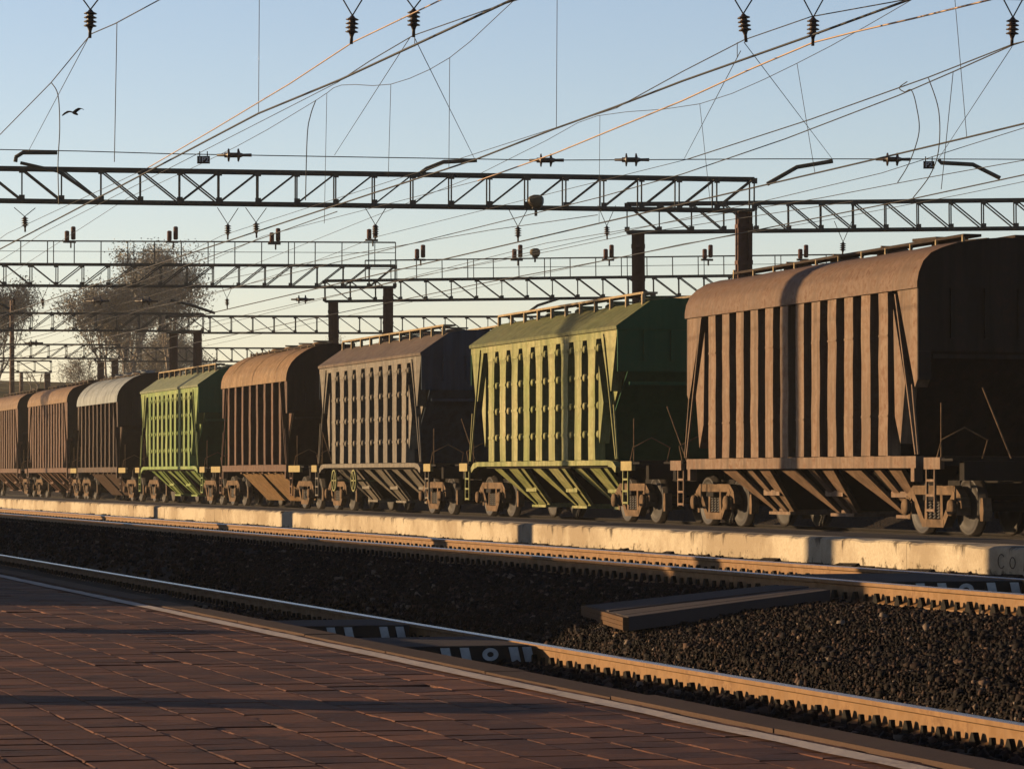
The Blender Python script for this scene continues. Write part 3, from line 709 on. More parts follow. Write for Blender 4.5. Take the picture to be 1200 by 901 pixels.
# number plates on the cable
def plate(px, py, d, txt, wd, lb):
    p = at_depth(px, py, d); root = empty('number_plate', p, lb, 'sign', 'small plates on the level cable', -TH)
    m = MB(); m.box((-wd/2,-.01,-.09), (wd/2,.01,.09))
    for x in (-wd*.3, wd*.3): m.box((x-.012,-.008,.092), (x+.012,.008,.2))
    m.build('plate', M['signblack'], root)
    c = bpy.data.curves.new('plate_text', 'FONT'); c.body = txt; c.size = .17; c.align_x = 'CENTER'; c.align_y = 'CENTER'; c.extrude = .003; c.offset = .004
    c.materials.append(M['white']); t_ = bpy.data.objects.new('tmp', c); COL.objects.link(t_); bpy.context.view_layer.update()
    me_ = bpy.data.meshes.new_from_object(t_.evaluated_get(bpy.context.evaluated_depsgraph_get())); bpy.data.objects.remove(t_)
    o = bpy.data.objects.new('plate_text', me_); COL.objects.link(o); o.parent = root; o.location = (0,-.015,0); o.rotation_euler = (R(90),0,0)
plate(238.5, 187.5, 79.2, '1P2', .30, 'small black plate with white characters left of a disc insulator')
plate(1088.5, 193.5, 79.2, 'P2', .26, 'small black plate with white characters at the right, beside a jumper cable')

# lamps and red tubes on the gantries
def lamp(px, py, d, lb):
    p = at_depth(px, py, d); root = empty('flood_lamp', p, lb, 'lamp', 'flood lamps on the gantries', R(25))
    m = MB(); m.lathe([(.03,-.2),(.09,-.18),(.15,-.08),(.17,.04),(.165,.10)], (0,0,0), (1,-.35,-.15), 14); m.build('lamp_shade', M['lampshell'], root)
    m = MB(); m.lathe([(.16,.0),(.14,.05),(.06,.085)], Vector((1,-.35,-.15)).normalized()*.102, (1,-.35,-.15), 14); m.build('lamp_glass', M['beige_roof'], root)
    m = MB(); m.bar((0,0,-.17), (0,0,-.36), .05); m.bar((-.12,0,-.17),(.12,0,-.17), .04); m.build('bracket', M['steel'], root)
lamp(628, 236, 82, 'round flood lamp on the lower chord of the near gantry')
lamp(627, 296, 124.6, 'round flood lamp on the handrail of the second right gantry')
TG = 'pairs of dark red tubes on the gantry handrails'
tube_proto = []
def tubes(px, py, d, lb):
    p = at_depth(px, py, d); root = empty('surge_arrester', p, lb, 'surge arrester', TG)
    if not tube_proto:
        for dx, h0, h1 in ((-.14, -.05, .32), (.09, .0, .48)):
            m = MB(); m.lathe([(.05,h0),(.085,h0+.03),(.085,h1-.03),(.05,h1)], (dx,0,0), (0,0,1), 10); tube_proto.append(m.build('tube', M['redtube'], root))
        m = MB(); m.box((-.28,-.04,-.12), (.18,.04,-.045)); m.bar((.0,0,-.12),(0,0,-.3), .05); tube_proto.append(m.build('bracket', M['steel'], root))
    else:
        for t in tube_proto: copy_part(t, root)
for (x, y, d, lb) in [(83,281,121.3,'leftmost pair of red tubes above the tree'),(203,281,121.3,'second pair of red tubes from the left'),(323,283,121.3,'third and reddest pair of tubes from the left'),(437,279,121.3,'pair of tubes at the right end of the left handrail'),
                   (493,302,124.8,'pair of tubes right of the left handrail end'),(607,302,124.8,'pair of tubes beside the round lamp'),(714,302,124.8,'pair of tubes left of the rusty gantry post'),(830,302,124.8,'pair of tubes between the two rusty posts'),(942,302,124.8,'pair of tubes just above the nearest wagon roof')]: tubes(x, y, d, lb)

# ---------------------------------------------------------------- freight wagons
def bogie_meshes():
    fr = []
    for sx in (-1, 1):
        m = MB(); xa, xb = (sx*1.0-.07, sx*1.0+.07)
        def B(p, q, t, xx=(xa, xb)):
            (y0,z0),(y1,z1) = p, q; dx, dz = y1-y0, z1-z0; L = math.hypot(dx, dz); nx, nz = -dz/L*t/2, dx/L*t/2
            m.prism([(y0-nx,z0-nz),(y1-nx,z1-nz),(y1+nx,z1+nz),(y0+nx,z0+nz)], 'x', *xx)
        B((-.82,.74),(.82,.74),.15); 
        for s in (-1, 1):
            B((s*.80,.75),(s*1.04,.60),.15,(xa+.004,xb-.004)); B((s*1.04,.62),(s*1.08,.44),.14,(xa-.006,xb+.006)); B((s*.86,.70),(s*.40,.20),.13,(xa-.004,xb+.004)); B((s*.30,.70),(s*.32,.22),.10,(xa+.01,xb-.01))
            m.box((xa-.05, s*.925-.15, .34), (xb+.05, s*.925+.15, .55))
        B((-.44,.20),(.44,.20),.13,(xa-.01,xb+.01))
        fr.append(m)
    whl = MB(); whl.lathe([(.10,-.09),(.14,-.085),(.30,-.05),(.42,-.06),(.43,-.07),(.475,-.065),(.478,.04),(.505,.05),(.50,.07),(.42,.07),(.30,.03),(.15,.09)], (0,0,0), (1,0,0), 28)
    cap = MB(); cap.lathe([(.13,0),(.14,-.03),(.13,-.07),(.06,-.085)], (0,0,0), (1,0,0), 14)
    spr = MB()
    for y in (-.17, 0, .17):
        spr.lathe([x for k in range(6) for x in ((.05,.27+k*.05),(.075,.285+k*.05),(.05,.31+k*.05))], (0,y,0), (0,0,1), 10)
    bol = MB(); bol.box((-1.16,-.2,.575), (1.16,.2,.66)); bol.box((-.7,-.24,.665), (.7,.24,.9))
    for y in (-.925, .925): bol.lathe([(.08,-1.0),(.08,1.0)], (0,y,.475), (1,0,0), 10)
    for y in (-.55, .55): bol.box((-.85,y-.04,.42), (.85,y+.04,.55))
    brk = MB(); y = 0; brk.prism([(-.05,.25),(.05,.25),(.07,.42),(.04,.62),(-.04,.62),(-.07,.42)], 'x', -.075, .075)
    return fr, whl, cap, spr, bol, brk
bog_proto = {}
def bogie(root, y):
    bm_ = bog_proto
    if not bm_:
        fr, whl, cap, spr, bol, brk = bogie_meshes()
        o = bol.build('bogie', M['under'], root, (0,y,0)); bm_['bogie'] = o; bm_['kids'] = []
        for f in fr: bm_['kids'].append(f.build('side_frame', M['cast'], o))
        w0 = None
        for wy in (-.925, .925):
            for wx in (-.8, .8):
                if w0 is None: w0 = whl.build('wheel', M['wheel'], o, (wx,wy,.475)); c = w0
                else: c = copy_part(w0, o, (wx,wy,.475))
                c.rotation_euler = (0, 0, math.pi if wx > 0 else 0); bm_['kids'].append(c)
        c0 = None
        for wy in (-.925, .925):
            for wx in (-1.12, 1.12):
                if c0 is None: c0 = cap.build('axle_cap', M['cast'], o, (wx,wy,.46)); c = c0
                else: c = copy_part(c0, o, (wx,wy,.46))
                c.rotation_euler = (0, 0, math.pi if wx > 0 else 0); bm_['kids'].append(c)
        s0 = None
        for wx in (-1.0, 1.0):
            c = spr.build('spring_group', M['wheel'], o, (wx,0,0)) if s0 is None else copy_part(s0, o, (wx,0,0)); s0 = s0 or c; bm_['kids'].append(c)
        b0 = None
        for wx in (-.795, .795):
            for y_ in (-1.46, 1.46):
                c = brk.build('brake_shoe', M['cast'], o, (wx,y_,0)) if b0 is None else copy_part(b0, o, (wx,y_,0)); b0 = b0 or c; bm_['kids'].append(c)
    else:
        o = copy_part(bm_['bogie'], root, (0,y,0))
        for k in bm_['kids']: copy_part(k, o)

def wagon(kind, s_c, hl, nribs, rw, cols, label, seed, eave=4.08):
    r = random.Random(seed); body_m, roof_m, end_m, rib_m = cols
    root = empty('hopper_wagon', (TT, s_c, ZT), label, 'freight wagon', 'grain hopper wagons in the train')
    e = eave; z0 = 1.30; W = 1.28; zk = z0 + (e-z0)*.40; inn, zt = (1.9, e-.6) if kind == 'B' else (1.4, zk+.9)
    # shell: upright sides with end walls that slope inwards below
    m = MB()
    poly = [(-hl, e), (-hl, zt), (-hl+inn, z0), (hl-inn, z0), (hl, zt), (hl, e)]
    m.prism(poly, 'x', -W, W); m.m = [0,0,0,0,0,0] + [0,0]
    m.build('body', body_m, root)
    # end plates over the end walls, their shade put into the end colours
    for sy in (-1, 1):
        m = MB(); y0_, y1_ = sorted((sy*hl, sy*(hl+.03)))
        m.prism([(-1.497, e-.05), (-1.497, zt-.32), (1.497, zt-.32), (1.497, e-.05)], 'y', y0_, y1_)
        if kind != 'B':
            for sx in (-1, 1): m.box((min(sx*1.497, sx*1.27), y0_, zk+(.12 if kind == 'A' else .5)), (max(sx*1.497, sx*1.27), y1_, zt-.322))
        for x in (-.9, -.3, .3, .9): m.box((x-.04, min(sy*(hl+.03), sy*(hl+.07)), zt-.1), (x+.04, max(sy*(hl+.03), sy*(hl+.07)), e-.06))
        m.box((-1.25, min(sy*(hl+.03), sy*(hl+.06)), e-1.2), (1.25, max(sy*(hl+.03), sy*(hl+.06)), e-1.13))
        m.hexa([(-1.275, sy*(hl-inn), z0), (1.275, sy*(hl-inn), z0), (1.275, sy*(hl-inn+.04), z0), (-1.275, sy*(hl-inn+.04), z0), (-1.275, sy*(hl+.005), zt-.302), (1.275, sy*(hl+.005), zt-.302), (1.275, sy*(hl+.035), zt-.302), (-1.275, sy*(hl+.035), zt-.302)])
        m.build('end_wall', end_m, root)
    # roof
    if kind == 'A': pr = [(-1.53,e-.06),(-1.53,e+.04),(-1.50,e+.20),(-1.42,e+.37),(-1.28,e+.51),(-1.08,e+.61),(-.8,e+.69),(-.4,e+.75),(0,e+.78)]
    elif kind == 'B': pr = [(-1.53,e-.05),(-1.54,e+.02),(-.80,e+.53),(-.35,e+.60),(0,e+.61)]
    else: pr = [(-1.54,e-.08)] + [(-1.54*math.cos(t), e+1.05*math.sin(t)) for t in [R(x) for x in range(0, 91, 9)]]
    pr = pr + [(-x, z) for x, z in pr[-2::-1]]
    m = MB(); n = len(pr); hy = hl+.06
    ny = 12
    vsx = [(x, -hy+2*hy*i/ny, z + (r.uniform(-.012,.012) if 1 < k < n-2 else 0)) for i in range(ny+1) for k, (x, z) in enumerate(pr)]
    m.add(vsx, [(i*n+k, i*n+k+1, (i+1)*n+k+1, (i+1)*n+k) for i in range(ny) for k in range(n-1)], 0, kind != 'B')
    for i in (0, ny): m.add([(x, y, z) for x, y, z in vsx[i*n:(i+1)*n]], [tuple(range(n))], 1)
    for yy in ((-hy+2*hy*(k+.5)/3 for k in range(3)) if kind == 'C' else []):   # raised seams
        for k in range(1, n-2):
            (xa, za), (xb, zb) = pr[k], pr[k+1]; m.bar((xa, yy, za+.008), (xb, yy, zb+.004), .03, .012)
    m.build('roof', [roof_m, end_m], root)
    # roof hatches and walkway
    zr = pr[len(pr)//2][1]
    for sx in (-1, 1):
        m = MB(); x = sx*(.72 if kind == 'B' else .46); k = 10; zw = zr + {'A': .02, 'B': .09, 'C': -.06}[kind]
        m.box((x-.16, -hl+.15, zw), (x+.16, hl-.15, zw+.045), 0 if kind == 'B' else 1)
        for i in range(k+1):
            y = -hl+.2+(2*hl-.4)*i/k; h_ = .002 if kind == 'B' else r.choice([.02, .02, .03, .09])
            m.bar((x+sx*.14, y, zr-.14), (x+sx*.14, y, zw+h_), .07 if kind == 'B' else .045)
        if kind != 'B':
            m.bar((x, -hl*.72, zw+.07), (x, -hl*.72+1.0, zw+.10), .05, .05, 1)
        m.build('roof_walkway', [M['walk'], M['walkdark']], root)
    for y in (-hl*.62, -hl*.2, hl*.2, hl*.62):
        m = MB(); m.lathe([(.30,0),(.30,.07),(.24,.12),(.05,.14)], (0,y,zr-.02), (0,0,1), 14); m.bar((-.3,y-.1,zr+.13),(.3,y-.1,zr+.13), .04); m.build('roof_hatch', roof_m, root)
    # side ribs
    span = 2*(hl-{'A': 1.42, 'B': 1.72, 'C': .95}[kind]); pitch = span/(nribs-1)
    for sx in (-1, 1):
        for i in range(nribs):
            yc = -span/2 + i*pitch; m = MB(); k = 7; pts = []
            for j in range(k+1):
                z = z0+.005 + (e-(.205 if kind == 'B' else .075)-z0)*j/k; t = rw/2
                if kind == 'B' and j == k: t += .10
                if kind == 'B' and j == k-1: t += .01
                pts.append((z, yc-t+r.uniform(-.008,.008), yc+t+r.uniform(-.008,.008), sx*(1.50+r.uniform(-.006,.006))))
            for (za,a0,a1,xa), (zb,b0,b1,xb) in zip(pts, pts[1:]):
                xi = sx*(W-.01)
                m.add([(xa,a0,za),(xa,a1,za),(xb,b1,zb),(xb,b0,zb),(xi,a0,za),(xi,a1,za),(xi,b1,zb),(xi,b0,zb)], [(0,1,2,3),(0,3,7,4),(1,2,6,5)])
            if kind == 'B':
                for q in range(4):
                    zq = z0 + (e-z0)*(.20+.22*q)
                    m.lathe([(.08,0),(.08,.19),(.05,.205)], (sx*W, yc-rw/2-.085, zq), (sx,0,0), 10)
                    m.box((min(sx*1.502,sx*1.512), yc-rw/2, zq-.03), (max(sx*1.502,sx*1.512), yc+rw/2, zq+.03))
            if kind == 'A':
                for zq in (z0+(e-z0)*.24, z0+(e-z0)*.72): m.box((min(sx*1.49,sx*1.508), yc-rw/2-.003, zq-.014), (max(sx*1.49,sx*1.508), yc+rw/2+.003, zq+.014))
            m.build('side_rib', rib_m, root)
    if kind == 'B':
        for sx in (-1, 1):
            m = MB(); x0, x1 = sorted((sx*1.2, sx*1.506)); m.box((x0, -hl+.005, e-.20), (x1, hl-.005, e-.062)); m.build('eave_rail', rib_m, root)
    # corner plates and diagonal braces
    for sx in (-1, 1):
        for sy in (-1, 1):
            m = MB(); xs = sorted((sx*W, sx*1.5))
            zm = e-(e-z0)*.48
            P1 = {'A': [(.002,e-.07),(.82,e-.07),(.10,zk),(.002,zk+.12)], 'B': [(.002,e-.07),(1.12,e-.07),(.56,zm),(.40,zm)], 'C': [(.002,e-.09),(.34,e-.09),(.14,zk+.5),(.002,zk+.5)]}[kind]
            m.prism([(sy*(hl-a_), z_) for a_, z_ in P1], 'x', *xs)
            m.build('corner_plate', rib_m, root)
            P2 = {'A': [(1.0,e-.35),(.50,zk+.08),(.70,z0+.2),(.93,z0+.65)], 'B': [(1.24,e-.75),(.92,zk+.10),(1.18,z0+.35),(1.24,z0+.5)], 'C': None}[kind]
            if P2:
                m = MB(); m.prism([(sy*(hl-a_), z_) for a_, z_ in P2], 'x', xs[0]+.002, xs[1]-.002); m.build('gusset_plate', rib_m, root)
            m = MB(); m.bar((sx*1.515, sy*(hl-.86), e-.12), (sx*1.515, sy*(hl-.02), z0+.02), .035, .035); m.bar((sx*1.515, sy*(hl-.17), zk+.05), (sx*1.515, sy*(hl+.08), z0+.02), .03, .03)
            m.build('diagonal_brace', rib_m, root)
    # sill and underframe
    for sx in (-1, 1):
        m = MB(); x0, x1 = sorted((sx*1.375, sx*1.52))
        if kind == 'B':
            m.box((x0, -hl+.55, 1.19), (x1, hl-.55, 1.295))
            for sy in (-1, 1):
                P = [(sy*(hl-.55), 1.295), (sy*(hl-.25), 1.27), (sy*(hl-.02), 1.16), (sy*(hl-.06), 1.04), (sy*(hl-.3), 1.14), (sy*(hl-.55), 1.17)]
                m.prism(P, 'x', x0, x1)
        else:
            m.box((x0, -hl+.02, 1.10), (x1, hl-.02, 1.295))
            for sy in (-1, 1): m.box((x0, min(sy*(hl-.22), sy*(hl-.08)), .88), (x1, max(sy*(hl-.22), sy*(hl-.08)), 1.10))
        m.build('side_sill', rib_m, root)
    m = MB(); m.box((-.28,-7.0,.86), (.28,7.0,1.14))
    for sy in (-1, 1): m.box((-1.3, min(sy*7.0, sy*6.82), .9), (1.3, max(sy*7.0, sy*6.82), 1.2))
    m.box((-1.35,-hl+.8,1.145), (1.35,hl-.8,1.292)); m.build('underframe', M['under'], root)
    for sy in (-1, 1):
        m = MB(); m.box((-.12, min(sy*7.0,sy*7.2), .86), (.12, max(sy*7.0,sy*7.2), 1.1)); m.hexa([(-.22,sy*7.2,.84),(.22,sy*7.2,.84),(.3,sy*7.42,.84),(-.12,sy*7.42,.84),(-.22,sy*7.2,1.14),(.22,sy*7.2,1.14),(.3,sy*7.42,1.14),(-.12,sy*7.42,1.14)])
        m.build('coupler', M['under'], root)
        # end platform, its bars, ladder
        m = MB(); m.box((-1.5, min(sy*7.0, sy*(hl+.25)), 1.21), (1.5, max(sy*7.0, sy*(hl+.25)), 1.25)); m.build('end_platform', M['under'], root)
        m = MB(); m.box((-1.52, min(sy*(hl+.3), sy*6.55), 1.08), (-1.44, max(sy*(hl+.3), sy*6.55), 1.27)); m.build('buffer_beam_plate', M['yellowbar'] if kind != 'A' else rib_m, root)
        m = MB()
        for yy in (hl+.30, hl+.62): m.bar((-1.46, sy*yy, 1.2), (-1.46, sy*yy, .38), .035)
        for zz in (.42, .66, .9): m.bar((-1.46, sy*(hl+.30), zz), (-1.46, sy*(hl+.62), zz), .04)
        m.build('step_ladder', rib_m, root)
        m = MB(); m.tube([(-1.3, sy*(hl+.5), 1.25), (-1.3, sy*(hl+.5), 2.15)], .012, 6); m.tube([(-.6, sy*(hl+.55), 2.4), (-.35, sy*(hl+1.1), 1.25)], .013, 6)
        m.tube([(-1.4, sy*(hl+.55), 1.25), (-1.4, sy*(hl+.75), 1.55), (-1.0, sy*(hl+.75), 1.75), (-.6, sy*(hl+.75), 1.55), (-.6, sy*(hl+.55), 1.25)], .014, 6)
        m.build('handrail', M['cast'], root)
    m = MB(); m.lathe([(.16,-.5),(.19,-.46),(.19,.46),(.16,.5)], (.5,-.2,.72), (0,1,0), 14); m.tube([(.3,-3,.62),(.3,3,.60)], .025, 6); m.build('brake_cylinder', M['under'], root)
    # hoppers
    if kind == 'C':
        for yc in (-1.55, 1.6):
            m = MB()
            for sx in (-1, 1):
                m.hexa([(sx*1.30,yc-1.4,1.12),(sx*1.30,yc+1.4,1.12),(sx*1.22,yc+1.4,1.12),(sx*1.22,yc-1.4,1.12),(sx*.42,yc-1.25,.20),(sx*.42,yc+1.25,.20),(sx*.34,yc+1.25,.22),(sx*.34,yc-1.25,.22)])
            m.build('discharge_flap', roof_m if 'rust' in roof_m.name else rib_m, root)
            m = MB(); m.hexa([(-.3,yc-1.1,.30),(.3,yc-1.1,.30),(.3,yc+1.1,.30),(-.3,yc+1.1,.30),(-1.15,yc-1.3,1.14),(1.15,yc-1.3,1.14),(1.15,yc+1.3,1.14),(-1.15,yc+1.3,1.14)]); m.build('hopper', M['under'], root)
            m = MB()
            for k in range(3): m.box((-1.36,yc-1.1+k*.95,1.03), (-1.24,yc-.9+k*.95,1.19))
            m.box((-1.33,yc-1.2,1.12), (-1.28,yc+1.2,1.16))
            m.build('flap_hinges', rib_m, root)
    else:
        for yc in (-3.2, -.2, 2.9):
            m = MB(); m.hexa([(-.40,yc-.42,.32),(.40,yc-.42,.32),(.40,yc+.42,.32),(-.40,yc+.42,.32),(-1.23,yc-1.30,1.14),(1.23,yc-1.30,1.14),(1.23,yc+1.30,1.14),(-1.23,yc+1.30,1.14)])
            m.build('hopper', M['under'], root)
            tb = .46 if kind == 'A' else .50
            for sx in (-1, 1):
                m = MB()
                for ya, yb_, wa, wb in (((-1.05,-.40,.54,.17),(-.24,-.06,.28,.22),(.90,.42,.80,.14)) if kind == 'A' else ((-1.15,-.50,.24,.10),(-.42,.02,.70,.52),(.84,.52,.60,.12))):
                    if wa == 0: continue
                    cx = lambda t: sx*(1.36-.84*t)
                    top = [(cx(0),yc+ya-wa/2),(cx(0),yc+ya+wa/2)]; bot = [(cx(1),yc+yb_-wb/2),(cx(1),yc+yb_+wb/2)]
                    m.hexa([(bot[0][0],bot[0][1],.31),(bot[1][0],bot[1][1],.31),(bot[1][0]-sx*.09,bot[1][1],.31),(bot[0][0]-sx*.09,bot[0][1],.31),
                            (top[0][0],top[0][1],1.13),(top[1][0],top[1][1],1.13),(top[1][0]-sx*.09,top[1][1],1.13),(top[0][0]-sx*.09,top[0][1],1.13)])
                zz = .66; xx = sx*(1.36-.84*.57); m.box((min(xx+sx*.02,xx-sx*.04), yc-.72, zz-.05), (max(xx+sx*.02,xx-sx*.04), yc+.1, zz+.05))
                m.build('hopper_ribs', rib_m, root)
            m = MB(); m.box((-.62,yc-.55,.25), (.62,yc+.55,.305)); m.box((-.5,yc-.45,.308), (.5,yc+.45,.36)); m.build('discharge_gate', rib_m, root)
        if seed == 3:
            for yc in (1.5, 3.8):
                m = MB()
                for k in range(20):
                    a0, a1 = 2*math.pi*k/20, 2*math.pi*(k+1)/20
                    m.bar((-1.5, yc+.28*math.cos(a0), .84+.28*math.sin(a0)), (-1.5, yc+.28*math.cos(a1), .84+.28*math.sin(a1)), .045)
                for k in range(3): m.bar((-1.5, yc-.28*math.cos(k*1.047), .84-.28*math.sin(k*1.047)), (-1.5, yc+.28*math.cos(k*1.047), .84+.28*math.sin(k*1.047)), .035)
                m.tube([(-1.5,yc,.84),(-.6,yc,.84)], .03, 6)
                m.build('hand_wheel', M['green'], root)
    for y in (-5.25, 5.25): bogie(root, y)
    return root
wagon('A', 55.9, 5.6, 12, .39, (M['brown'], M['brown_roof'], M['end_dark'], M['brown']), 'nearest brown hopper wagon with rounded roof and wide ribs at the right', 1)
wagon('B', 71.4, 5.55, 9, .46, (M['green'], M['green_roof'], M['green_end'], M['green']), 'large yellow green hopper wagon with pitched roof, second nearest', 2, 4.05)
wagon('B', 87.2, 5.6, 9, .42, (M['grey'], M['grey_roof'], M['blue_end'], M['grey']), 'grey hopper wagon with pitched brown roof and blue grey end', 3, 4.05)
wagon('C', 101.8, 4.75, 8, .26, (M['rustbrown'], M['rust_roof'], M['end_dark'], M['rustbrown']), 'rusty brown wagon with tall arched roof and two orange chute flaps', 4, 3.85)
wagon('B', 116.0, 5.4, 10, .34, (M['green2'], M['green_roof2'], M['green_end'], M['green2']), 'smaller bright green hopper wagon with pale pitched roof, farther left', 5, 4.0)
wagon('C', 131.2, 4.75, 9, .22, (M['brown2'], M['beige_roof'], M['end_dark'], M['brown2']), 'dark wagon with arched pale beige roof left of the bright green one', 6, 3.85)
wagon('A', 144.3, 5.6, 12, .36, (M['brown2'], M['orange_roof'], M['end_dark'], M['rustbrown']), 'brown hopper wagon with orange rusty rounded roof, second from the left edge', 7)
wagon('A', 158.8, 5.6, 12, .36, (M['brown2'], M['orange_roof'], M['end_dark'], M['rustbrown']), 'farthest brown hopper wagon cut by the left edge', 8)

# ---------------------------------------------------------------- trees and scrub
def leaf_mat(name, c):
    m, nt, b = nodes(name); g_ = N(nt, 'ShaderNodeNewGeometry')
    nt.links.new(ramp(nt, g_.outputs['Random Per Island'], [(0, tuple(x*.6 for x in c)), (1, tuple(x*1.4 for x in c))]), b.inputs['Base Color'])
    b.inputs['Roughness'].default_value = .8; return m
M['twigleaf'] = leaf_mat('budding_brown_leaves', (.165, .148, .115))
M['oliveleaf'] = leaf_mat('olive_leaves', (.085, .075, .028))
M['bark'] = simple('grey_brown_bark', (.15, .12, .095), .9, .3, 4)
def tree(loc, h, spread, label, seed, leaves, mat='twigleaf', trunk_r=.35, name='bare_tree', group=None, lean=0):
    r = random.Random(seed); root = empty(name, loc, label, 'tree' if name != 'scrub_bush' else 'bush', group)
    segs = []; tips = []
    def grow(p, d, L, rad, depth):
        q = p + d*L; mid = p.lerp(q, .5) + Vector((r.uniform(-1,1), r.uniform(-1,1), r.uniform(-.4,.4)))*L*.07
        segs.append(([p, mid, q], [rad, rad*.85, rad*.68]))
        if depth == 0: tips.append(q); return
        if depth <= 4: tips.append(mid); tips.append(q)
        for k in range(r.choice([2,3,3] if depth > 1 else [2,3])):
            a = r.uniform(0, 6.28); t = r.uniform(.35, .85)*spread
            u = d.orthogonal().normalized(); v = d.cross(u)
            nd = (d + (u*math.cos(a)+v*math.sin(a))*t + Vector((0,0,.16))).normalized()
            grow(q if k else q, nd, L*r.uniform(.68,.88), rad*.62, depth-1)
    D = 7 if h > 8 else 3
    grow(Vector((0,0,0)), Vector((lean,0,1)).normalized(), h*.215, trunk_r, D)
    m = MB()
    for pts, rs in segs: m.tube(pts, [max(q_, .012) for q_ in rs], 5 if rs[0] > .06 else 3, 0, True, False)
    m.build('trunk', M['bark'], root)
    n = leaves; T = [tips[r.randrange(len(tips))] for _ in range(n)]
    rr = np.random.default_rng(seed); c = np.array([tuple(t) for t in T]) + rr.normal(0, h*.022, (n,3))
    a = rr.normal(size=(n,3)); a /= np.linalg.norm(a, axis=1)[:,None]; b_ = np.cross(a, rr.normal(size=(n,3))); b_ /= np.linalg.norm(b_, axis=1)[:,None]
    s_ = rr.uniform(.4, 1.0, (n,1))*h*.0038
    s_ = s_*1.25
    V = np.stack([c-a*s_*1.6, c+b_*s_*.6, c+a*s_*1.6, c-b_*s_*.6], 1).reshape(-1,3)
    me = bpy.data.meshes.new('crown'); me.from_pydata(V.tolist(), [], (np.arange(n*4).reshape(-1,4)).tolist()); me.materials.append(M[mat])
    o = bpy.data.objects.new('crown', me); COL.objects.link(o); o.parent = root
TGp = 'bare trees beyond the railway'
def at_ground(px, d, z=-.9): p = at_depth(px, 557, d); p.z = z; return p
tree(at_ground(140, 300), 23, .42, 'left one of two tall bare trees merging behind the far gantries', 11, 32000, group=TGp, trunk_r=.42)
tree(at_ground(180, 305), 22, .46, 'right one of two tall bare trees merging behind the far gantries', 12, 32000, group=TGp, trunk_r=.42)
tree(at_ground(205, 312), 15.5, .6, 'lower bare tree at the right side of the tall bare trees', 14, 16000, group=TGp, trunk_r=.3)
tree(at_ground(-16, 290), 20, .45, 'bare tree cut by the left edge of the picture', 13, 26000, group=TGp, trunk_r=.38)
for i_, (px_, d_, h_, lb_) in enumerate([(128, 308, 14, 'low bare tree at the left foot of the tall bare trees'), (150, 298, 12, 'short bare tree in front of the tall bare trunks'), (188, 318, 17, 'bare tree behind the right trunk of the tall bare trees'), (222, 322, 11.5, 'smallest bare tree at the right end of the bare trees')]):
    tree(at_ground(px_, d_), h_, .7, lb_, 60+i_, 15000, group=TGp, trunk_r=.2)
tree(at_ground(335, 300), 12.5, .9, 'small dark bush crown showing above the arched rusty wagon roof', 15, 9000, 'oliveleaf', .25, 'distant_tree')
tree(at_ground(400, 420), 20, .6, 'thin dark tree top right of the second left handrail', 16, 6000, 'oliveleaf', .3, 'distant_tree')
# scrub bank far left
m = MB(); bw = [(at_depth(x, 557, 265)) for x in (-300, -100, 60, 160, 260, 420)]
hz = [10.4, 10.3, 10.0, 9.2, 7.2, 3.0]; dirp = Vector((SN, CT, 0))
vs_ = []
for p, hh in zip(bw, hz):
    for k, (t, f_) in enumerate(((0, 0), (14, .7), (30, 1), (60, .9), (100, 0))):
        q = p + dirp*t; vs_.append((q.x, q.y, -1.0 + hh*f_))
m.add(vs_, [(i*5+k, i*5+k+1, (i+1)*5+k+1, (i+1)*5+k) for i in range(len(bw)-1) for k in range(4)], 0, True)
tag(m.build('hill', M['grassbank']), kind='structure')
rs = random.Random(5)
for i in range(16):
    px = rs.uniform(30, 250); d = rs.uniform(272, 300); p = at_depth(px, 557, d); p.z = 7.6 - max(0, (px-110))*.02
    tree(p, rs.uniform(2.2, 4.2), 1.1, 'low olive scrub bush on the far bank behind the last wagons', 40+i, 700, 'oliveleaf', .08, 'scrub_bush', 'olive scrub bushes on the far bank')
# thin masts among the far gantries
for (px, yt, d, lb) in [(14, 352, 205, 'tall thin dark mast at the far left in front of the bare tree'), (25, 436, 240, 'left short brown post at the far left'), (54, 436, 244, 'right short brown post at the far left')]:
    p = at_depth(px, yt, d); m = MB(); m.tube([(0,0,-1-p.z),(0,0,0)], [.2,.13], 8)
    tag(m.build('mast', M['post'], None, p), lb, 'mast', 'masts among the far gantries')

# ---------------------------------------------------------------- bird, weeds
root = empty('bird', at_depth(87, 133, 60), 'small black bird with bent wings flying at the upper left', 'bird')
m = MB(); p = [(-.02,.0,.01),(.05,0,0),(.12,0,.0),(.19,0,-.01)]
m.tube([(-.11,0,0),(-.06,0,.005),(.02,0,.008),(.10,0,0),(.15,0,.0),(.175,0,-.004)], [.006,.03,.042,.034,.026,.008], 8); m.build('body', M['bird'], root)
for sy in (-1, 1):
    m = MB(); rows = [(0,.03,.09,-.06),(.10,.08,.10,-.05),(.20,.10,.075,-.05),(.31,.06,.02,-.06),(.38,.0,-.05,-.08)]
    vs_ = []
    for t, z, xf, xb in rows: vs_ += [(xf*.9, sy*t, z+.004), (xb*.9-.02, sy*t, z+.004), (xb*.9-.02, sy*t, z-.004), (xf*.9, sy*t, z-.004)]
    m.add(vs_, [(i*4+k, i*4+(k+1)%4, (i+1)*4+(k+1)%4, (i+1)*4+k) for i in range(4) for k in range(4)]); m.add(vs_[-4:], [(0,1,2,3)])
    m.build('wing', M['bird'], root)
m = MB(); m.hexa([(-.09,-.015,-.004),(-.09,.015,-.004),(-.2,.045,-.004),(-.2,-.045,-.004),(-.09,-.015,.004),(-.09,.015,.004),(-.2,.045,.004),(-.2,-.045,.004)]); m.build('tail', M['bird'], root)
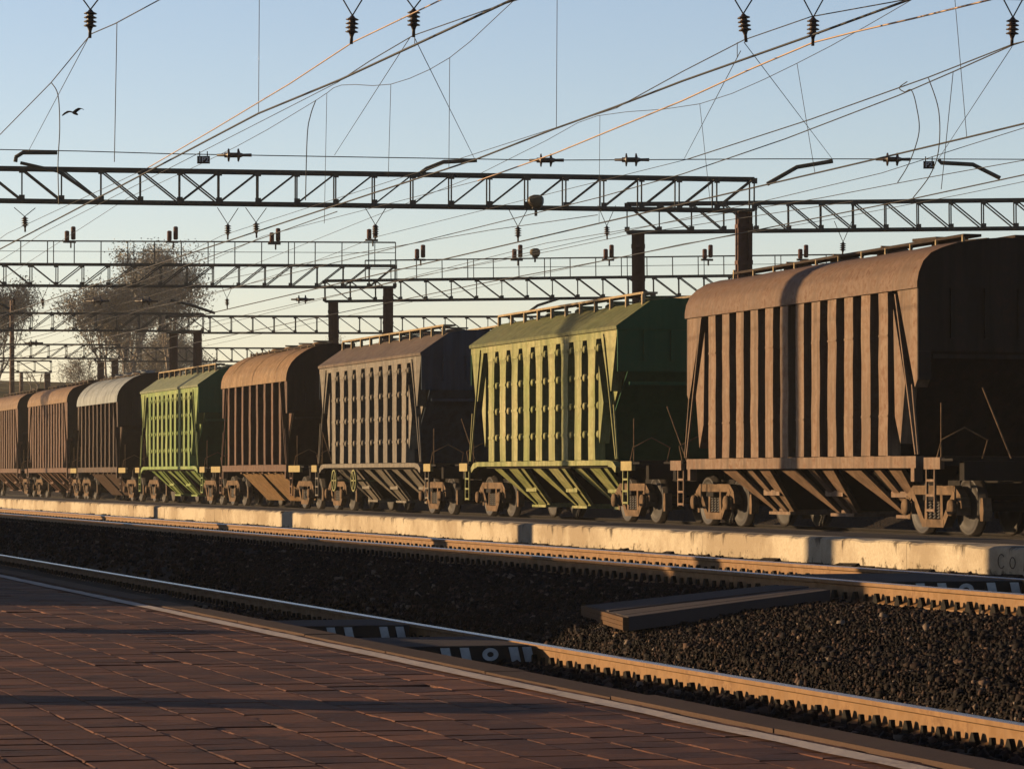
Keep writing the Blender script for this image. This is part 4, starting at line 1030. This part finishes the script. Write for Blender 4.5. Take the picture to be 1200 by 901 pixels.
root.scale = (.62,.62,.62); root.rotation_euler = (R(-10), R(8), -TH + R(60))
M['weed'] = leaf_mat('pale_weed', (.22, .21, .12))
wg = 'pale weed tufts in the ballast'
for i, (w, s, z, h) in enumerate([(8.75, 25.9, -.62, .17), (8.9, 24.9, -.58, .10), (8.7, 24.3, -.62, .08), (6.25, 15.0, -.77, .3), (6.2, 14.6, -.77, .2)]):
    m = MB(); rw_ = random.Random(i)
    for k in range(22):
        a = rw_.uniform(0, 6.28); L = h*rw_.uniform(.5,1.1); dx, dy = math.cos(a), math.sin(a); sp = rw_.uniform(.1,.6)
        b0 = Vector((dx*.01, dy*.01, 0)); t = Vector((dx*L*sp, dy*L*sp, L)); u = Vector((-dy,dx,0))*.006
        md = b0.lerp(t, .5)+Vector((0,0,L*.1)); m.add([b0-u, b0+u, md+u, md-u, t], [(0,1,2,3),(3,2,4)])
    tag(m.build('weed_tuft', M['weed'], None, (w, s, z)), ['tallest pale weed tuft beside the crossing ramp end','pale weed tuft right of the tallest one by the ramp','low weed tuft beside the lit rail right of the ramp','weed tuft at the right edge below the lit rail','smaller weed tuft at the right edge below the lit rail'][i], 'weed', wg)
# dark earth and weeds heaped at the foot of the low platform edge
m = MB(); re_ = random.Random(9); y = 15.0
while y < 130:
    hh = re_.uniform(0, .035) * (1.2 if re_.random() < .15 else .5); dl = re_.uniform(.25, 1.1)
    m.hexa([(13.25,y,-.16),(13.62,y,-.12),(13.62,y+dl,-.12),(13.25,y+dl,-.16),(13.45,y+.08,-.10+hh*.4),(13.615,y+.1,-.06+hh),(13.615,y+dl*.8,-.06+hh*re_.uniform(.4,1)),(13.45,y+dl*.85,-.10+hh*.4)]); y += dl*.62
tag(m.build('earth_heap', M['ballast']), kind='structure')

# ---------------------------------------------------------------- unseen shadow casters added on the platform outside the picture
root = empty('shade_block', (-3, 40, ZP), 'unseen plastered block added to shade the platform, left outside the picture', 'building')
m = MB(); m.box((-2,-4,0), (2,-1.4,8.5)); m.box((-2,-1.4,0), (2,60,2.05)); m.build('walls', M['plaster'], root)
m = MB(); m.box((-2.2,-4.2,8.5), (2.2,-1.2,8.7)); m.box((-2.2,-1.19,2.05), (2.2,60.2,2.2)); m.build('roof', M['rust_roof'], root)
for (w, s, h, wd, lb) in [(1.0, 53.0, 8.5, .5, 'unseen square mast added to cast a shadow, left outside the picture'), (1.0, 68.4, 10.5, .62, 'unseen tall square mast added to cast a shadow, left outside the picture')]:
    m = MB(); m.hexa([(-wd/2,-wd/2,0),(wd/2,-wd/2,0),(wd/2,wd/2,0),(-wd/2,wd/2,0),(-wd*.42,-wd*.42,h),(wd*.42,-wd*.42,h),(wd*.42,wd*.42,h),(-wd*.42,wd*.42,h)])
    tag(m.build('shadow_mast', M['plaster'], None, (w, s, ZP)), lb, 'mast')
for (w, s, lb) in [(-3.5, 29.8, 'unseen pillar added to shade the platform nearer the block, outside the picture'), (-3.5, 21.2, 'unseen pillar added to shade the platform farther from the block, outside the picture')]:
    m = MB(); m.box((-.24,-.24,0), (.24,.24,1.30)); m.box((-.29,-.29,1.30), (.29,.29,1.38))
    tag(m.build('shadow_pillar', M['deckedge'], None, (w, s, ZP)), lb, 'pillar')

# ---------------------------------------------------------------- haze over the yard
m = bpy.data.materials.new('evening_haze'); m.use_nodes = True; nt = m.node_tree; nt.nodes.remove(nt.nodes['Principled BSDF'])
pv = nt.nodes.new('ShaderNodeVolumePrincipled'); pv.inputs['Density'].default_value = .00022; pv.inputs['Color'].default_value = (.92, .90, .88, 1); pv.inputs['Anisotropy'].default_value = .3
nt.links.new(pv.outputs[0], nt.nodes['Material Output'].inputs['Volume'])
mb = MB(); mb.box((-120, -60, -2.1), (330, 700, 32)); tag(mb.build('haze', m), kind='stuff')
